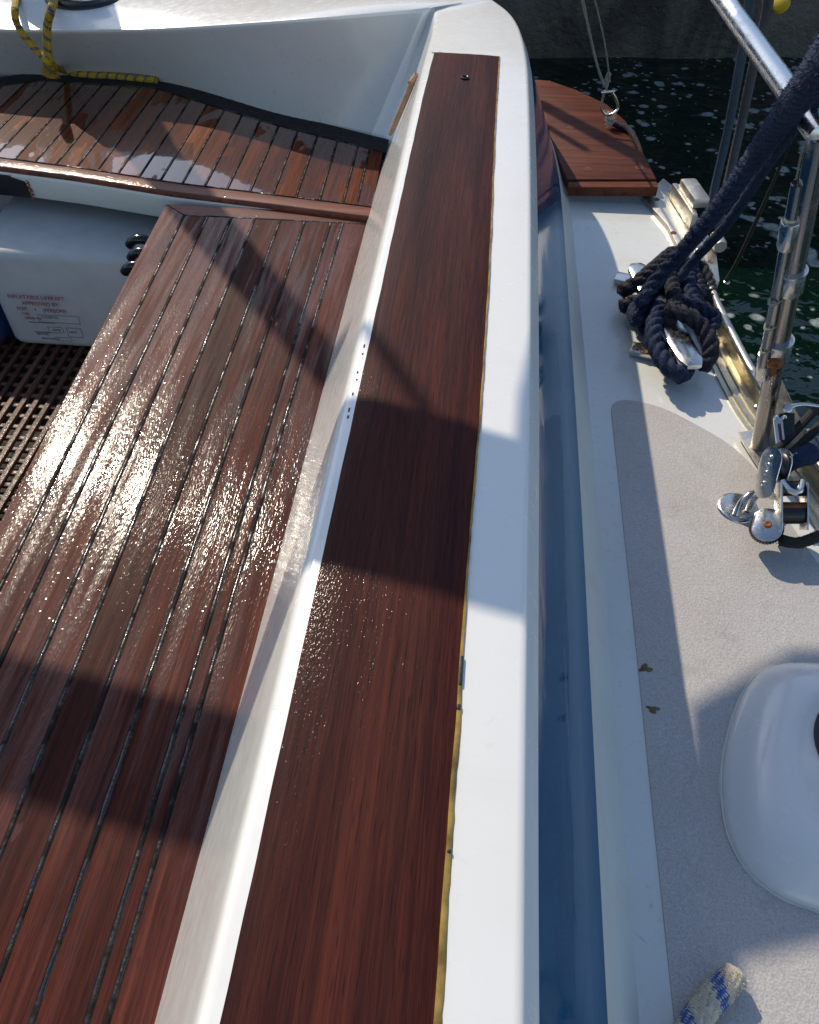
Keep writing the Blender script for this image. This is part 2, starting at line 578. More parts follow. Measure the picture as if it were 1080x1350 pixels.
def nonskid_mat():
    g = N('grey_nonskid')
    v = g.tc.outputs['Object']
    n1 = g.noise(v, 5, 4, .6)
    n2 = g.noise(v, 330, 3, .7)
    n3 = g.vor(v, 260)
    n4 = g.noise(v, 700, 2, .6)
    h = g.math('ADD', g.math('MULTIPLY', n2, .8), g.math('MULTIPLY', n3, .5))
    col = g.mix(g.rng(n2, .35, .65), (.36, .34, .325), (.52, .49, .465))
    col = g.mix(g.rng(n1, .45, .7, 0, .35), col, (.36, .335, .30))
    col = g.mix(g.rng(n4, .66, .74, 0, .6), col, (.62, .60, .60))
    nb = g.bump(h, .55, .0016)
    wet = g.noise(v, 3.3, 3, .6)
    st_ = g.noise(v, 13, 4, .65, .5)
    col = g.mix(g.rng(st_, .58, .70, 0, .28), col, (.25, .225, .19))
    salt_sparkle = g.math('MULTIPLY', g.rng(g.noise(v, 420, 2, .6), .56, .66), g.rng(g.noise(v, 6.5, 3, .6), .50, .62, 0, .55))  # whitish flecks: salt, with wet sparkle painted into the colour
    col = g.mix(salt_sparkle, col, (.66, .66, .68))
    dr = g.vor(v, 38)
    col = g.mix(g.math('MULTIPLY', g.rng(dr, .03, .07, 1, 0), g.rng(n1, .5, .6, 0, .8)), col, (.14, .12, .10))
    return g.set(col=col, rough=g.rng(wet, .45, .6, .5, .34), spec=.5, normal=nb)


def water_mat():
    g = N('harbour_water')
    v = g.tc.outputs['Object']
    n1 = g.noise(v, 3.2, 3, .55, .2)
    n2 = g.noise(v, 14, 2, .5, .2)
    dv = g.n('ShaderNodeVectorMath'); dv.operation = 'ADD'
    nn = g.n('ShaderNodeTexNoise'); g.l(v, nn.inputs['Vector']); nn.inputs['Scale'].default_value = 9
    sc = g.n('ShaderNodeVectorMath'); sc.operation = 'SCALE'; g.l(nn.outputs[1], sc.inputs[0]); sc.inputs[3].default_value = .05
    g.l(v, dv.inputs[0]); g.l(sc.outputs[0], dv.inputs[1])
    vv = g.mapping(dv.outputs[0], (1, 1.0, 1))
    f1 = g.vor(vv, 8.0, 'SMOOTH_F1')
    f2 = g.vor(vv, 17.0, 'SMOOTH_F1')
    clump = g.noise(v, 1.6, 2, .5)
    a = g.rng(g.math('SUBTRACT', f1, g.rng(clump, .36, .58, .09, .30)), -.07, .015, 1, 0)
    b = g.rng(g.math('SUBTRACT', f2, g.rng(clump, .38, .60, .06, .25)), -.07, .015, 1, 0)
    foam = g.math('MAXIMUM', a, b)
    lace = g.rng(g.noise(v, 40, 3, .6), .3, .6, .35, 1)
    foam = g.math('MULTIPLY', foam, lace)
    col = g.mix(foam, (.0010, .0085, .0050), (.27, .31, .29))
    r = g.mix(foam, (.07,)*3, (.6,)*3)
    nb = g.bump(n1, .6, .06)
    nb = g.bump(n2, .5, .016, nb)
    return g.set(col=col, rough=r, spec=.5, normal=nb)


def quay_mat():
    g = N('wet_quay_concrete')
    v = g.tc.outputs['Object']
    sep = g.n('ShaderNodeSeparateXYZ'); g.l(v, sep.inputs[0])
    n1 = g.noise(g.mapping(v, (2.2, 2.2, .8), rot=(0, .5, 0)), 1, 5, .6, .8)
    n2 = g.noise(v, 24, 4, .65)
    n3 = g.vor(v, 19)
    col = g.mix(g.rng(n1, .4, .65), (.016, .014, .011), (.10, .088, .070))
    col = g.mix(g.rng(sep.outputs[2], -1.0, -.72, 1, 0), col, (.010, .011, .009))
    col = g.mix(g.math('MULTIPLY', g.rng(n3, .04, .10, 1, 0), .5), col, (.2, .2, .18))
    return g.set(col=col, rough=.6, normal=g.bump(g.math('ADD', n1, n2), .6, .03))


M['blue'] = blue_mat()
M['nonskid'] = nonskid_mat()
M['water'] = water_mat()
M['quay'] = quay_mat()

# ------------------------------------------------------------------ setting
ZW = -1.2
b = MB(); b.add([(-60, -60, ZW), (60, -60, ZW), (60, 60, ZW), (-60, 60, ZW)], [(0, 1, 2, 3)])
tag(b.build('water', M['water'], smooth=False), kind='structure')
# quay: a coped concrete wall along the camera's right direction
q0 = un(880, 84, ZW)
qy = Vector((-cr.y, cr.x, 0))
quay = empty('quay_wall', (q0.x, q0.y, ZW), 'dark wet concrete quay wall rising from the green water', 'wall')
nx, nz = 120, 16
vs = []; fs = []
for i in range(nx+1):
    for j in range(nz+1):
        s_ = -14+28*i/nx; z_ = ZW-.8+2.5*j/nz
        d_ = .05*noise.noise(Vector((s_*1.5, z_*1.2, 0)))+.02*noise.noise(Vector((s_*6, z_*6, 2)))
        p = q0 + cr*s_ + qy*(.1+d_+(z_-ZW)*.05)
        vs.append((p.x, p.y, z_))
for i in range(nx):
    for j in range(nz):
        a = i*(nz+1)+j; fs.append((a, a+nz+1, a+nz+2, a+1))
top = [q0+cr*-14+qy*.2, q0+cr*14+qy*.2, q0+cr*14+qy*6, q0+cr*-14+qy*6]
MB().add(vs, fs).build('wall_face', M['quay'], quay)
b = MB()
b.box(q0+qy*3.2+Vector((0, 0, 2.85-.75)), 28, 6.4, .5, cr, qy, bev=.03)
b.build('coping', M['quay'], quay)

# ------------------------------------------------------------------ the boat
boat = empty('sailboat', (0, 1.0, ZW), 'white sailing boat with blue coaming side and varnished teak cockpit seats', 'sailboat')
ZS = -.30   # side seat
ZA = -.285  # aft seat
ZD = -.40   # side deck
ZF = -.75   # cockpit sole

# coaming: stations of (inner bottom, inner top, outer top, blue bottom, curb bottom)
ST = [
    ((-.3115, -.70, ZS-.03), (-.180, -.70, 0), (.076, -.70, 0), (.205, -.70, -.33), (.258, -.70, ZD-.002)),
    ((-.3115, .20, ZS-.03), (-.181, .20, 0), (.074, .20, 0), (.206, .20, -.33), (.258, .20, ZD-.002)),
    ((-.3115, 1.00, ZS-.03), (-.181, 1.00, 0), (.082, 1.00, 0), (.212, 1.00, -.33), (.258, 1.00, ZD-.002)),
    ((-.3125, 1.60, ZS-.03), (-.180, 1.60, 0), (.084, 1.60, 0), (.212, 1.60, -.33), (.255, 1.60, ZD-.002)),
    ((-.3135, 2.05, ZS-.03), (-.179, 2.10, 0), (.081, 2.05, 0), (.210, 2.08, -.33), (.250, 2.10, ZD-.002)),
    ((-.313, 2.22, ZS-.03), (-.176, 2.36, 0), (.073, 2.31, 0), (.203, 2.36, -.33), (.243, 2.38, ZD-.002)),
    ((-.311, 2.34, ZS-.03), (-.176, 2.51, 0), (.048, 2.54, 0), (.178, 2.64, -.33), (.222, 2.66, ZD-.002)),
    ((-.312, 2.405, ZS-.03), (-.190, 2.62, 0), (.0, 2.69, 0), (.125, 2.84, -.33), (.16, 2.89, ZD-.002)),
    ((-.40, 2.46, ZS-.03), tuple(un(548, 13, .010)), (-.08, 2.79, 0), (.02, 2.98, -.33), (.04, 3.04, ZD-.002)),
    ((-.675, 2.585, ZS-.03), tuple(un(400, 25, .002)), (-.34, 2.94, -.015), (-.30, 3.14, -.35), (-.28, 3.2, ZD-.002)),
    ((-1.112, 2.825, ZS-.03), tuple(un(200, 38, -.085)), (-1.0, 3.02, -.06), (-1.0, 3.22, -.38), (-1.0, 3.28, ZD-.002)),
    ((-1.516, 2.855, ZS-.03), tuple(un(0, 39, -.100)), (-1.45, 3.02, -.07), (-1.45, 3.22, -.38), (-1.45, 3.28, ZD-.002)),
    ((-2.3, 2.76, ZS-.03), (-2.3, 2.76, -.122), (-2.3, 3.0, -.07), (-2.3, 3.2, -.38), (-2.3, 3.26, ZD-.002)),
]
rails = [catmull_pts for catmull_pts in zip(*ST)]


def multi_cat(rails, n=10):
    """same parameter on every rail"""
    R = [[Vector(p) for p in r] for r in rails]
    R = [[r[0]*2-r[1]]+r+[r[-1]*2-r[-2]] for r in R]
    out = []
    K = len(R[0])
    for i in range(1, K-2):
        for k in range(n):
            t = k/n
            out.append([.5*((2*r[i])+(r[i+1]-r[i-1])*t+(2*r[i-1]-5*r[i]+4*r[i+1]-r[i+2])*t*t+(3*r[i]-r[i-1]-3*r[i+1]+r[i+2])*t**3) for r in R])
    out.append([r[-2] for r in R])
    return out


secs = multi_cat(rails, 12)
rows = []
for ib, it, ot, ob, cb in secs:
    d = (ot-it); d.z = 0; d.normalize()
    fi = (ib-it).normalized()
    row = [ib, it.lerp(ib, .6), it.lerp(ib, .25), it+fi*.022, it+fi*.009+d*.001, it+fi*.002+d*.004 + Vector((0, 0, .001)), it+d*.011+Vector((0, 0, .0015)),
           it.lerp(ot, .5)+Vector((0, 0, .002)), ot-d*.006, ot-d*.001-Vector((0, 0, .001)), ot+d*.003-Vector((0, 0, .004)),
           ot+d*.016-Vector((0, 0, .030)), ot+d*.0185-Vector((0, 0, .033)),
           ]
    bt = ot+d*.0165-Vector((0, 0, .0345))
    # blue face
    row += [bt, bt.lerp(ob, .35)+d*.002, bt.lerp(ob, .7)+d*.001, ob-d*.001]
    row += [ob+d*.001+Vector((0, 0, -.003)), ob.lerp(cb, .55)+d*-.004, cb]
    rows.append(row)
nr = len(rows[0])
b = MB()
vs = [p for r in rows for p in r]
fs = []; mi = []
for i in range(len(rows)-1):
    for k in range(nr-1):
        fs.append((i*nr+k, i*nr+k+1, (i+1)*nr+k+1, (i+1)*nr+k))
        y = rows[i][0].y
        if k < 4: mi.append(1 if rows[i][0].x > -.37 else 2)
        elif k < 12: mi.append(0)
        elif k < 16: mi.append(3)
        else: mi.append(4)
b.add(vs, fs); b.mi = mi
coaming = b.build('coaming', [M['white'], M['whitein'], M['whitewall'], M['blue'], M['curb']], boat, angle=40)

# teak cap let into the coaming top
X0, X1, YT = -.1655, .0085, 2.277
b = MB()
n = 260
ed = []
for i in range(n+1):
    y = -.65+(YT+.65)*i/n
    xl = X0+.0008*noise.noise(Vector((y*14, 0, 0))) + (.004 if y > 2 else 0)*((y-2)/.277 if y > 2 else 0)
    xr = X1+.0012*noise.noise(Vector((y*11, 5, 0))) - .005*max(0, (.9-y))/1.5 + .006*math.exp(-((y-1.15)/.5)**2)
    yy = y - (0.0 if i < n else 0)
    ed.append((xl, xr, yy))
vs = []; fs = []
NC = 9
for (xl, xr, y) in ed:
    last = y > YT-1e-6
    for k in range(NC):
        t = k/(NC-1)
        x = xl+(xr-xl)*t
        yy = y-(.012*t if last else 0)
        z = .0045 - (.0035 if k in (0, NC-1) else 0)
        vs.append((x, yy, z))
    vs.append((xl, y, -.01)); vs.append((xr, y-(.012 if last else 0), -.01))
W = NC+2
for i in range(n):
    for k in range(NC-1):
        a = i*W+k; fs.append((a, a+1, a+W+1, a+W))
    fs.append((i*W+NC, i*W, i*W+W, i*W+W+NC)); fs.append((i*W+NC-1, i*W+NC+1, i*W+W+NC+1, i*W+W+NC-1))
e = n*W
fs.append(tuple([e+NC]+[e+k for k in range(NC)]+[e+NC+1])[::-1])
cap = b.add(vs, fs).build('teak_cap', M['cap'], boat, angle=30)
# yellowed sealant bead round the cap, broken and uneven
b = MB()
for (x0, y0, z0), (x1, y1, z1), rr in [((0, 0, 0), (0, 0, 0), 0)]:
    pass
pts = []; rs = []
for i in range(n+1):
    xl, xr, y = ed[i]
    pts.append(Vector((xr+.0012, y-.012*(i == n), .0012)))
L = len(pts)
vs = []; fs = []
for i, p in enumerate(pts):
    yv = p.y
    wd = .0007+.0022*max(0, noise.noise(Vector((yv*9, 1, 1))))+.0011*noise.noise(Vector((yv*70, 1, 7)))+.0042*max(0, min(1, (.60-yv)/.4))
    wd = max(.0003, wd)
    if 1.0 < yv < 1.12: wd *= .5
    h = .0022+.0012*noise.noise(Vector((yv*60, 3, 0)))
    vs += [(p.x-.002, yv, .0015), (p.x-.001, yv, h+.002), (p.x+wd*.6, yv, h+.0015), (p.x+wd, yv, .001), (p.x+wd+.0004, yv, -.001)]
for i in range(L-1):
    for k in range(4):
        a = i*5+k; fs.append((a, a+1, a+6, a+5))
b.add(vs, fs)
seal = b.build('sealant', M['glue'], cap, angle=60)
b = MB()
b.tube([(X0+.002, YT+.002, .002), (-.07, YT-.002, .002), (X1-.001, YT-.0105, .002)], .0016, n=8, jit=.5)
b.build('sealant', M['glue'], cap)
b = MB()
for (yy, ln) in ((.463, .035), (.42, .006), (.275, .003)):
    b = MB(); b.box((X1+.0025-.005*(.9-yy)/1.5, yy, .0035), .004, ln, .003, bev=.001)
    b.build('sealant_gap', M['black'], cap)
b = MB()
for yy in (1.02, 1.0, .955, .938, .905, .87, .855):
    b = MB(); b.box((X0-.0035+.0008*math.sin(yy*900), yy, .0016), .0024, .0055+.003*math.sin(yy*500), .0012, bev=.0005)
    b.build('chipped_edge', M['black'], cap)
# little black drain bush near the aft end
g_ = un(613, 103, .005)
b = MB()
b.lathe((g_.x, g_.y, .004), (0, 0, 1), [(0, .0100), (.003, .0105), (.0048, .0096), (.0052, .0078), (.004, .0060), (-.004, .0052)], 24, cap=False)
b.build('drain_bush', M['black'], cap)
b = MB(); b.lathe((g_.x, g_.y, .0044), (0, 0, 1), [(0, 0.0001), (.0003, .0054)], 16, cap=False)
b.build('drain_hole', M['black'], cap)


# ---- side seat of long planks
def plank(name, quad, z, parent, mat, thick=.018, bev=.0015, segs=24, crown=.00025, wob=.0006, along='y', seed=0):
    """quad: ((xl0,y0),(xr0,y0'),(xr1,y1'),(xl1,y1)) near pair then far pair"""
    a, b_, c, d = [Vector((p[0], p[1], 0)) for p in quad]
    prof = [(0, -thick), (0, -bev), (bev*.35, -bev*.3), (bev, 0), (.3, None), (.5, None), (.7, None), (-bev, 0), (-bev*.35, -bev*.3), (1, -bev), (1, -thick)]
    vs = []; fs = []
    for i in range(segs+1):
        t = i/segs
        L = a.lerp(d, t); R = b_.lerp(c, t)
        wv = (R-L); wl = wv.length; wv.normalize()
        L = L + wv*wob*noise.noise(Vector((t*7, seed, 0)))
        R = R + wv*wob*noise.noise(Vector((t*7, seed+9, 0)))
        wl = (R-L).length
        for (u, h) in prof:
            if h is None:
                x = u*wl; h = crown*(1-(2*u-1)**2)
            elif u == 0: x = 0
            elif u == 1: x = wl
            elif u > 0: x = u
            else: x = wl+u
            p = L+wv*x
            vs.append((p.x, p.y, z+h))
    n = len(prof)
    for i in range(segs):
        for k in range(n-1):
            q = i*n+k; fs.append((q, q+1, q+n+1, q+n))
    fs.append(tuple(range(n))[::-1]); e = segs*n; fs.append(tuple(range(e, e+n)))
    cen = (a+b_+c+d)/4
    bb = MB(); bb.add(vs, fs)
    return bb.build(name, mat, parent, angle=13, origin=(cen.x, cen.y, z))


def seam(parent, p0, p1, z, wd=.0076, h=.0015, mat=None, segs=60):
    a = Vector((p0[0], p0[1], 0)); c = Vector((p1[0], p1[1], 0))
    d = (c-a).normalized(); s = Vector((-d.y, d.x, 0))
    vs = []; fs = []
    L = (c-a).length
    for i in range(segs+1):
        t = i/segs; p = a.lerp(c, t)
        off = .0007*noise.noise(Vector((t*L*22, p0[0]*31, 0)))
        ww = wd*(1+.35*noise.noise(Vector((t*L*40, p0[0]*17, 5))))
        hh = h+.0011*noise.noise(Vector((t*L*55, p0[0]*13, 8)))
        for u, q in ((-.62, -.004), (-.5, -.0004), (-.25, hh*.8), (.05, hh), (.3, hh*.7), (.5, -.0004), (.62, -.004)):
            r = p+s*(u*ww+off); vs.append((r.x, r.y, z+q))
    for i in range(segs):
        for k in range(6):
            q = i*7+k; fs.append((q, q+1, q+8, q+7))
    bb = MB(); bb.add(vs, fs)
    return bb.build('caulk_seam', mat or M['caulk'], parent, angle=70)


seat = MB()
yA, yB = -.55, 1.965
topX = [-.846, -.782, -.720, -.656, -.594, -.526, -.462, -.394, -.361, -.2995]
botX = [-.760, -.7090, -.655, -.600, -.545, -.4900, -.4356, -.375, -.3527, -.2985]


def sx(k, y):
    t = (y-.17)/(2.0-.17)
    return botX[k]+(topX[k]-botX[k])*t


b = MB()
b.add([(sx(0, yA)+.004, yA, ZS-.010), (-.297, yA, ZS-.010), (-.297, 2.02, ZS-.010), (sx(0, 2.02)+.004, 2.02, ZS-.010),
       (sx(0, yA)+.004, yA, ZS-.05), (-.297, yA, ZS-.05), (-.297, 2.02, ZS-.05), (sx(0, 2.02)+.004, 2.02, ZS-.05)],
      [(0, 1, 2, 3), (4, 7, 6, 5), (0, 4, 5, 1), (3, 2, 6, 7), (0, 3, 7, 4), (1, 5, 6, 2)])
sseat = b.build('side_seat', M['caulk'], boat, smooth=False)
GAP = .0030
yE = 1.952   # inner line of the aft cross trim
for k in range(9):
    L0, L1 = sx(k, yA)+(GAP if k else 0), sx(k, yE)+(GAP if k else 0)
    R0, R1 = sx(k+1, yA)-(GAP if k < 8 else 0), sx(k+1, yE)-(GAP if k < 8 else 0)
    if k == 0:
        quad = ((L0, yA), (R0, yA), (R1, yE-.001), (sx(0, 2.0), 2.003))
    else:
        quad = ((L0, yA), (R0, yA), (R1, yE-.003), (L1, yE-.003))
    plank('plank', quad, ZS, sseat, M['seat'], seed=k, segs=40)
    if k: seam(sseat, (sx(k, yA), yA), (sx(k, yE), yE), ZS-.0002, segs=260)
# mitred cross trim at the aft end
plank('cross_trim', ((-.299, yE), (-.299, yE+.050), (sx(0, 2.0)+.002, 2.0045), (sx(1, yE)-.001, yE+.002)), ZS+.0004, sseat, M['trimx'], seed=3)
seam(sseat, (sx(1, yE), yE), (-.303, yE-.001), ZS, segs=80)
# white lip under the seat edge and the riser down to the sole
b = MB()
pr0 = [(0.000, -.019), (-.004, -.021), (-.005, -.032), (.002, -.04), (.02, -.06), (.03, ZF-ZS)]
vs = []; fs = []
ys = [yA, .5, 1.2, 2.0]
for y in ys:
    for dx, dz in pr0: vs.append((sx(0, y)+dx, y, ZS+dz))
for i in range(3):
    for k in range(5):
        a = i*6+k; fs.append((a, a+6, a+7, a+1))
b.add(vs, fs).build('seat_riser', M['white'], boat)

# ---- aft seat: planks running fore and aft, with curved front trim
KA = 1.0248
def afront(x):   # inner line of the front trim
    P = [(-2.4, 2.12), (-1.6, 2.165), (-1.354, 2.146), (-1.1, 2.105), (-.823, 2.045), (-.55, 2.005), (-.309, 1.968), (-.2, 1.95)]
    P = [(a*KA, c*KA) for a, c in P]
    for (a, ya), (c, yc) in zip(P, P[1:]):
        if a <= x <= c: return ya+(yc-ya)*(x-a)/(c-a)
    return P[-1][1]


def aback(x):
    P = [(-2.4, 2.62), (-1.6, 2.70), (-1.479, 2.774), (-1.085, 2.75), (-.659, 2.518), (-.293, 2.352), (-.2, 2.3)]
    P = [(a*KA, c*KA) for a, c in P]
    for (a, ya), (c, yc) in zip(P, P[1:]):
        if a <= x <= c: return ya+(yc-ya)*(x-a)/(c-a)
    return P[-1][1]


xs = [-2.3+.05*i for i in range(41)]+[-.291]
b = MB(); vs = []; fs = []
for x in xs:
    yf, yk = afront(x)-.025, aback(x)+.02
    vs += [(x, yf, ZA-.012), (x, yk, ZA-.012), (x, yf, ZA-.05), (x, yk, ZA-.05)]
for i in range(len(xs)-1):
    a = i*4; fs += [(a, a+4, a+5, a+1), (a+2, a+3, a+7, a+6), (a, a+2, a+6, a+4), (a+1, a+5, a+7, a+3)]
aseat = b.add(vs, fs).build('aft_seat', M['caulk'], boat, smooth=False)
seamx = [-.335]+[-.372-.0645*i for i in range(21)]
prev = -.2945
for k, x in enumerate(seamx):
    l, r = x+GAP, prev-(GAP if k else 0)
    sk = -.010   # slight splay
    bk = .078
    def yb(xx): return aback(xx)-bk
    plank('plank', ((l, afront(l)+.004), (r, afront(r)+.004), (r+sk, yb(r+sk)), (l+sk, yb(l+sk))), ZA, aseat, M['aft'], seed=20+k, segs=10)
    seam(aseat, (x, afront(x)+.002), (x+sk, yb(x)), ZA, segs=50, wd=.0056)
    prev = x
# front trim (segments of one curved board)
b = MB(); vs = []; fs = []
xx = [-2.3+.04*i for i in range(50)]+[-.2945]
prof = [(0, -.0145), (0, -.003), (.002, -.0006), (.006, .0004), (.025, .001), (.044, .0004), (.048, -.0006), (.050, -.003), (.050, -.02)]
for x in xx:
    y0 = afront(x)-.051
    wdt = .050 + .0*(x)
    for u, h in prof: vs.append((x, y0+u, ZA+h))
n_ = len(prof)
for i in range(len(xx)-1):
    for k in range(n_-1):
        a = i*n_+k; fs.append((a, a+n_, a+n_+1, a+1))
fs.append(tuple(range((len(xx)-1)*n_, len(xx)*n_)))
b.add(vs, fs).build('front_trim', M['trimx'], aseat, angle=50)
for i in range(len(xx)-1):
    pass
b = MB()
b.tube([(x, afront(x)+.0005, ZA-.0006) for x in xx[::3]]+[(-.296, afront(-.296), ZA-.0006)], .0026, n=8, jit=.35)
b.build('caulk_seam', M['caulk'], aseat)
b = MB()
P = [(x, aback(x)-.074, ZA-.0004) for x in xx[::2]]+[(-.297, aback(-.297)-.074, ZA-.0004)]
b.tube(P, .003, n=8, jit=.35, smooth=False)
b.build('caulk_seam', M['caulk'], aseat)
# back trim against the wall: black recess, the wall's shadow painted in too
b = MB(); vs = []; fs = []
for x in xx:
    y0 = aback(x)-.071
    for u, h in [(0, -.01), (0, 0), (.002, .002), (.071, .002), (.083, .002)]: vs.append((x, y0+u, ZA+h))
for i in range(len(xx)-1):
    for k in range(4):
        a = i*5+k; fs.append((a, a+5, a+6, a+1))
b.add(vs, fs).build('back_trim', plain('black_trim_with_shade', (.006, .005, .005), .85, bump=.5, scale=90), aseat, angle=50)

# fascia under the aft seat, curved, with the black vent opening and rust
def ffas(x): return afront(x)-.048
b = MB(); vs = []; fs = []
xf = [-2.3+.04*i for i in range(50)]+[-.305]
pf = [(0.0, -.012), (-.004, -.016), (-.006, -.024), (-.002, -.04), (.002, -.082), (.010, -.088), (.03, -.090)]
for x in xf:
    for u, h in pf: vs.append((x, ffas(x)+u, ZA+h))
for i in range(len(xf)-1):
    for k in range(len(pf)-1):
        a = i*len(pf)+k; fs.append((a, a+len(pf), a+len(pf)+1, a+1))
fascia = b.add(vs, fs).build('fascia', M['curb'], boat, angle=50)
xv = -1.37
b = MB()
b.box((xv, ffas(xv)-.006, ZA-.052), .15, .004, .062, (1, -.10, 0), (.10, 1, 0), bev=.0015)
b.build('vent_opening', M['black'], fascia)
b = MB()
for i in range(14):
    b.box((xv+.080+random.uniform(-.002, .006), ffas(xv+.08)-.0045, ZA-.026-.0045*i), .004+.004*random.random(), .0012, .005, bev=.0004)
b.build('rust_streak', M['rust'], fascia)
# back wall of the well behind the raft, sole and far side
b = MB()
b.box((-1.55, 2.62, -.62), 1.6, .03, .6)
b.box((-2.05, .8, -.55), .03, 3.8, .55)
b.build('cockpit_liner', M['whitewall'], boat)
b = MB()
b.box((-1.4, .9, ZF-.07), 1.3, 3.9, .03)
b.build('cockpit_sole', plain('dull_sole', (.015, .014, .013), .85), boat)

# teak grating (lifts out)
grate = empty('teak_grating', (-1.3, 1.2, ZF-.03), 'teak floor grating lying in the cockpit well beside the side seat', 'grating')
pr_ = None
gx0, gx1, gy0, gy1 = -1.86, -.80, .30, 1.99
k = 0
me_long = None
x = gx0
while x < gx1:
    if me_long is None:
        bb = MB(); bb.box((0, 0, 0), .014, gy1-gy0, .012, bev=.0015)
        o = bb.build('slat', M['grate']); me_long = o.data
    else:
        o = bpy.data.objects.new('slat', me_long); COL.objects.link(o)
    o.parent = grate
    o.location = Vector((x, (gy0+gy1)/2, ZF-.006))-grate.location
    x += .037
me_c = None
y = gy0+.02
while y < gy1:
    if me_c is None:
        bb = MB(); bb.box((0, 0, 0), gx1-gx0, .014, .010, bev=.0015)
        o = bb.build('cross_slat', M['grate']); me_c = o.data
    else:
        o = bpy.data.objects.new('cross_slat', me_c); COL.objects.link(o)
    o.parent = grate
    o.location = Vector(((gx0+gx1)/2, y, ZF-.0125))-grate.location
    y += .044

# ---- side deck and hull
railin = [(-.02, 3.25), (.10, 3.08), (.25, 2.85), (.375, 2.52), (.462, 2.30), (.500, 2.10), (.512, 1.82), (.560, 1.47), (.606, 1.31), (.66, 1.12), (.73, .80), (.79, .3), (.83, -.7)]
railin = [(p.x, p.y) for p in catmull([(a, c, 0) for a, c in railin], .04)]
def off(poly, d):
    out = []
    for i, p in enumerate(poly):
        a = Vector(poly[max(i-1, 0)]); c = Vector(poly[min(i+1, len(poly)-1)])
        t = (c-a).normalized(); out.append((p[0]-t.y*d, p[1]+t.x*d))
    return out
edge = off(railin, .085)
b = MB(); vs = []; fs = []
for (x, y) in edge:
    xin = .24 if y < 2.3 else .24-(y-2.3)*.25
    for t in (0, .33, .66, 1): vs.append((xin+(x-xin)*t, y, ZD-.03*(xin+(x-xin)*t-.24)))
nn_ = len(edge)
for i in range(nn_-1):
    for k in range(3):
        a = i*4+k; fs.append((a, a+4, a+5, a+1))
b.add(vs, fs)
deck = b.build('side_deck', M['deckw'], boat)
def dz(x): return ZD-.03*(x-.24)
b = MB(); vs = []; fs = []
for (x, y) in edge: vs += [(x, y, ZD-.03*(x-.24)), (x+.004, y, ZD-.03), (x+.01, y, ZD-.30), (x-.05, y-.02, ZW-.4)]
for i in range(nn_-1):
    for k in range(3):
        a = i*4+k; fs.append((a, a+4, a+5, a+1))
b.add(vs, fs).build('hull_side', M['white'], boat)

# nonskid panel
r0 = [(.298, -.68), (.298, .3), (.300, .9), (.300, 1.385), (.304, 1.408), (.316, 1.424), (.338, 1.431), (.38, 1.426), (.43, 1.405), (.50, 1.352), (.55, 1.302), (.592, 1.22), (.622, 1.10), (.672, .93), (.72, .70), (.76, .3), (.79, -.68)]
cc = [(p.x, p.y) for p in catmull([(a, c, 0) for a, c in r0[3:]], .012)]
outl = r0[:3]+cc
vs = []; fs = []
n_ = len(outl)
b = MB()
pb = []
for i in range(n_):
    a = Vector(outl[i-1]); c = Vector(outl[(i+1) % n_]); t = (c-a).normalized()
    p = outl[i]
    nrm = Vector((t.y, -t.x))
    pb.append(nrm)
for ring, dzz, dd in (('o', -.001, 0), ('i', .0016, .0015)):
    for i, p in enumerate(outl):
        q = Vector(p)-pb[i]*(-dd)
        vs.append((q.x, q.y, dz(q.x)+dzz+.0))
for i in range(n_):
    j = (i+1) % n_
    fs.append((i, n_+i, n_+j, j))
fs.append(tuple(range(n_, 2*n_)))
b.add(vs, fs)
ns = b.build('nonskid_panel', M['nonskid'], deck, smooth=False)
# worn chips in the nonskid
b = MB()
for (px, py, s_) in ((851, 881, .0085), (861, 935, .0075), (785, 1245, 0.0)):
    if not s_: continue
    c = un(px, py, ZD)
    pts = []
    for k in range(16):
        a = k/16*6.283; r = s_*(1+.35*math.sin(a*3+px)+.2*math.sin(a*5+1))
        pts.append((c.x+r*1.15*math.cos(a), c.y+r*.8*math.sin(a)))
    b.prism(pts, ZD-.004, dz(c.x)+.0024)
b.build('chip', plain('exposed_brown_laminate', (.16, .11, .05), .8, bump=.9, scale=300, var=.6), ns, smooth=False)

# toe rail: flat flange, groove ribs and rounded outer lip
def sub(poly, y0, y1): return [p for p in poly if y0 <= p[1] <= y1]
ra = sub(railin, -.7, 2.06)
prof = [(-.001, -.002), (0, .004), (.010, .0045), (.012, .0085), (.016, .0085), (.018, .005), (.030, .005), (.032, .009), (.036, .009), (.038, .005), (.050, .005), (.054, .012), (.056, .026)]
vs = []; fs = []
for (i, p) in enumerate(ra):
    a = Vector(ra[max(i-1, 0)]); c = Vector(ra[min(i+1, len(ra)-1)]); t = (c-a).normalized()
    nx_ = Vector((-t.y, t.x))
    if nx_.x < 0: nx_ = -nx_
    for u, h in prof: vs.append((p[0]+nx_.x*u, p[1]+nx_.y*u, dz(p[0])+h+.001))
n_ = len(prof)
for i in range(len(ra)-1):
    for k in range(n_-1):
        a = i*n_+k; fs.append((a, a+1, a+n_+1, a+n_))
b = MB(); b.add(vs, fs)
toe = b.build('toe_rail', M['gold'], boat, angle=30)
lip = off(ra, .062)
b = MB()
b.tube([(p[0], p[1], dz(p[0])+.036) for p in lip[::3]], .0105, n=14)
b.build('rail_lip', M['alu'], toe)
b = MB()
for (px, py) in ((988, 497), (1000, 536), (958, 372)):
    c = un(px, py, ZD)
    b.lathe((c.x, c.y, ZD-.001), (0, 0, 1), [(0, .009), (.003, .0085), (.0045, .006), (.0035, .003), (.0035, .0002)], 16, cap=False)
b.build('rail_screw', M['steel'], toe)
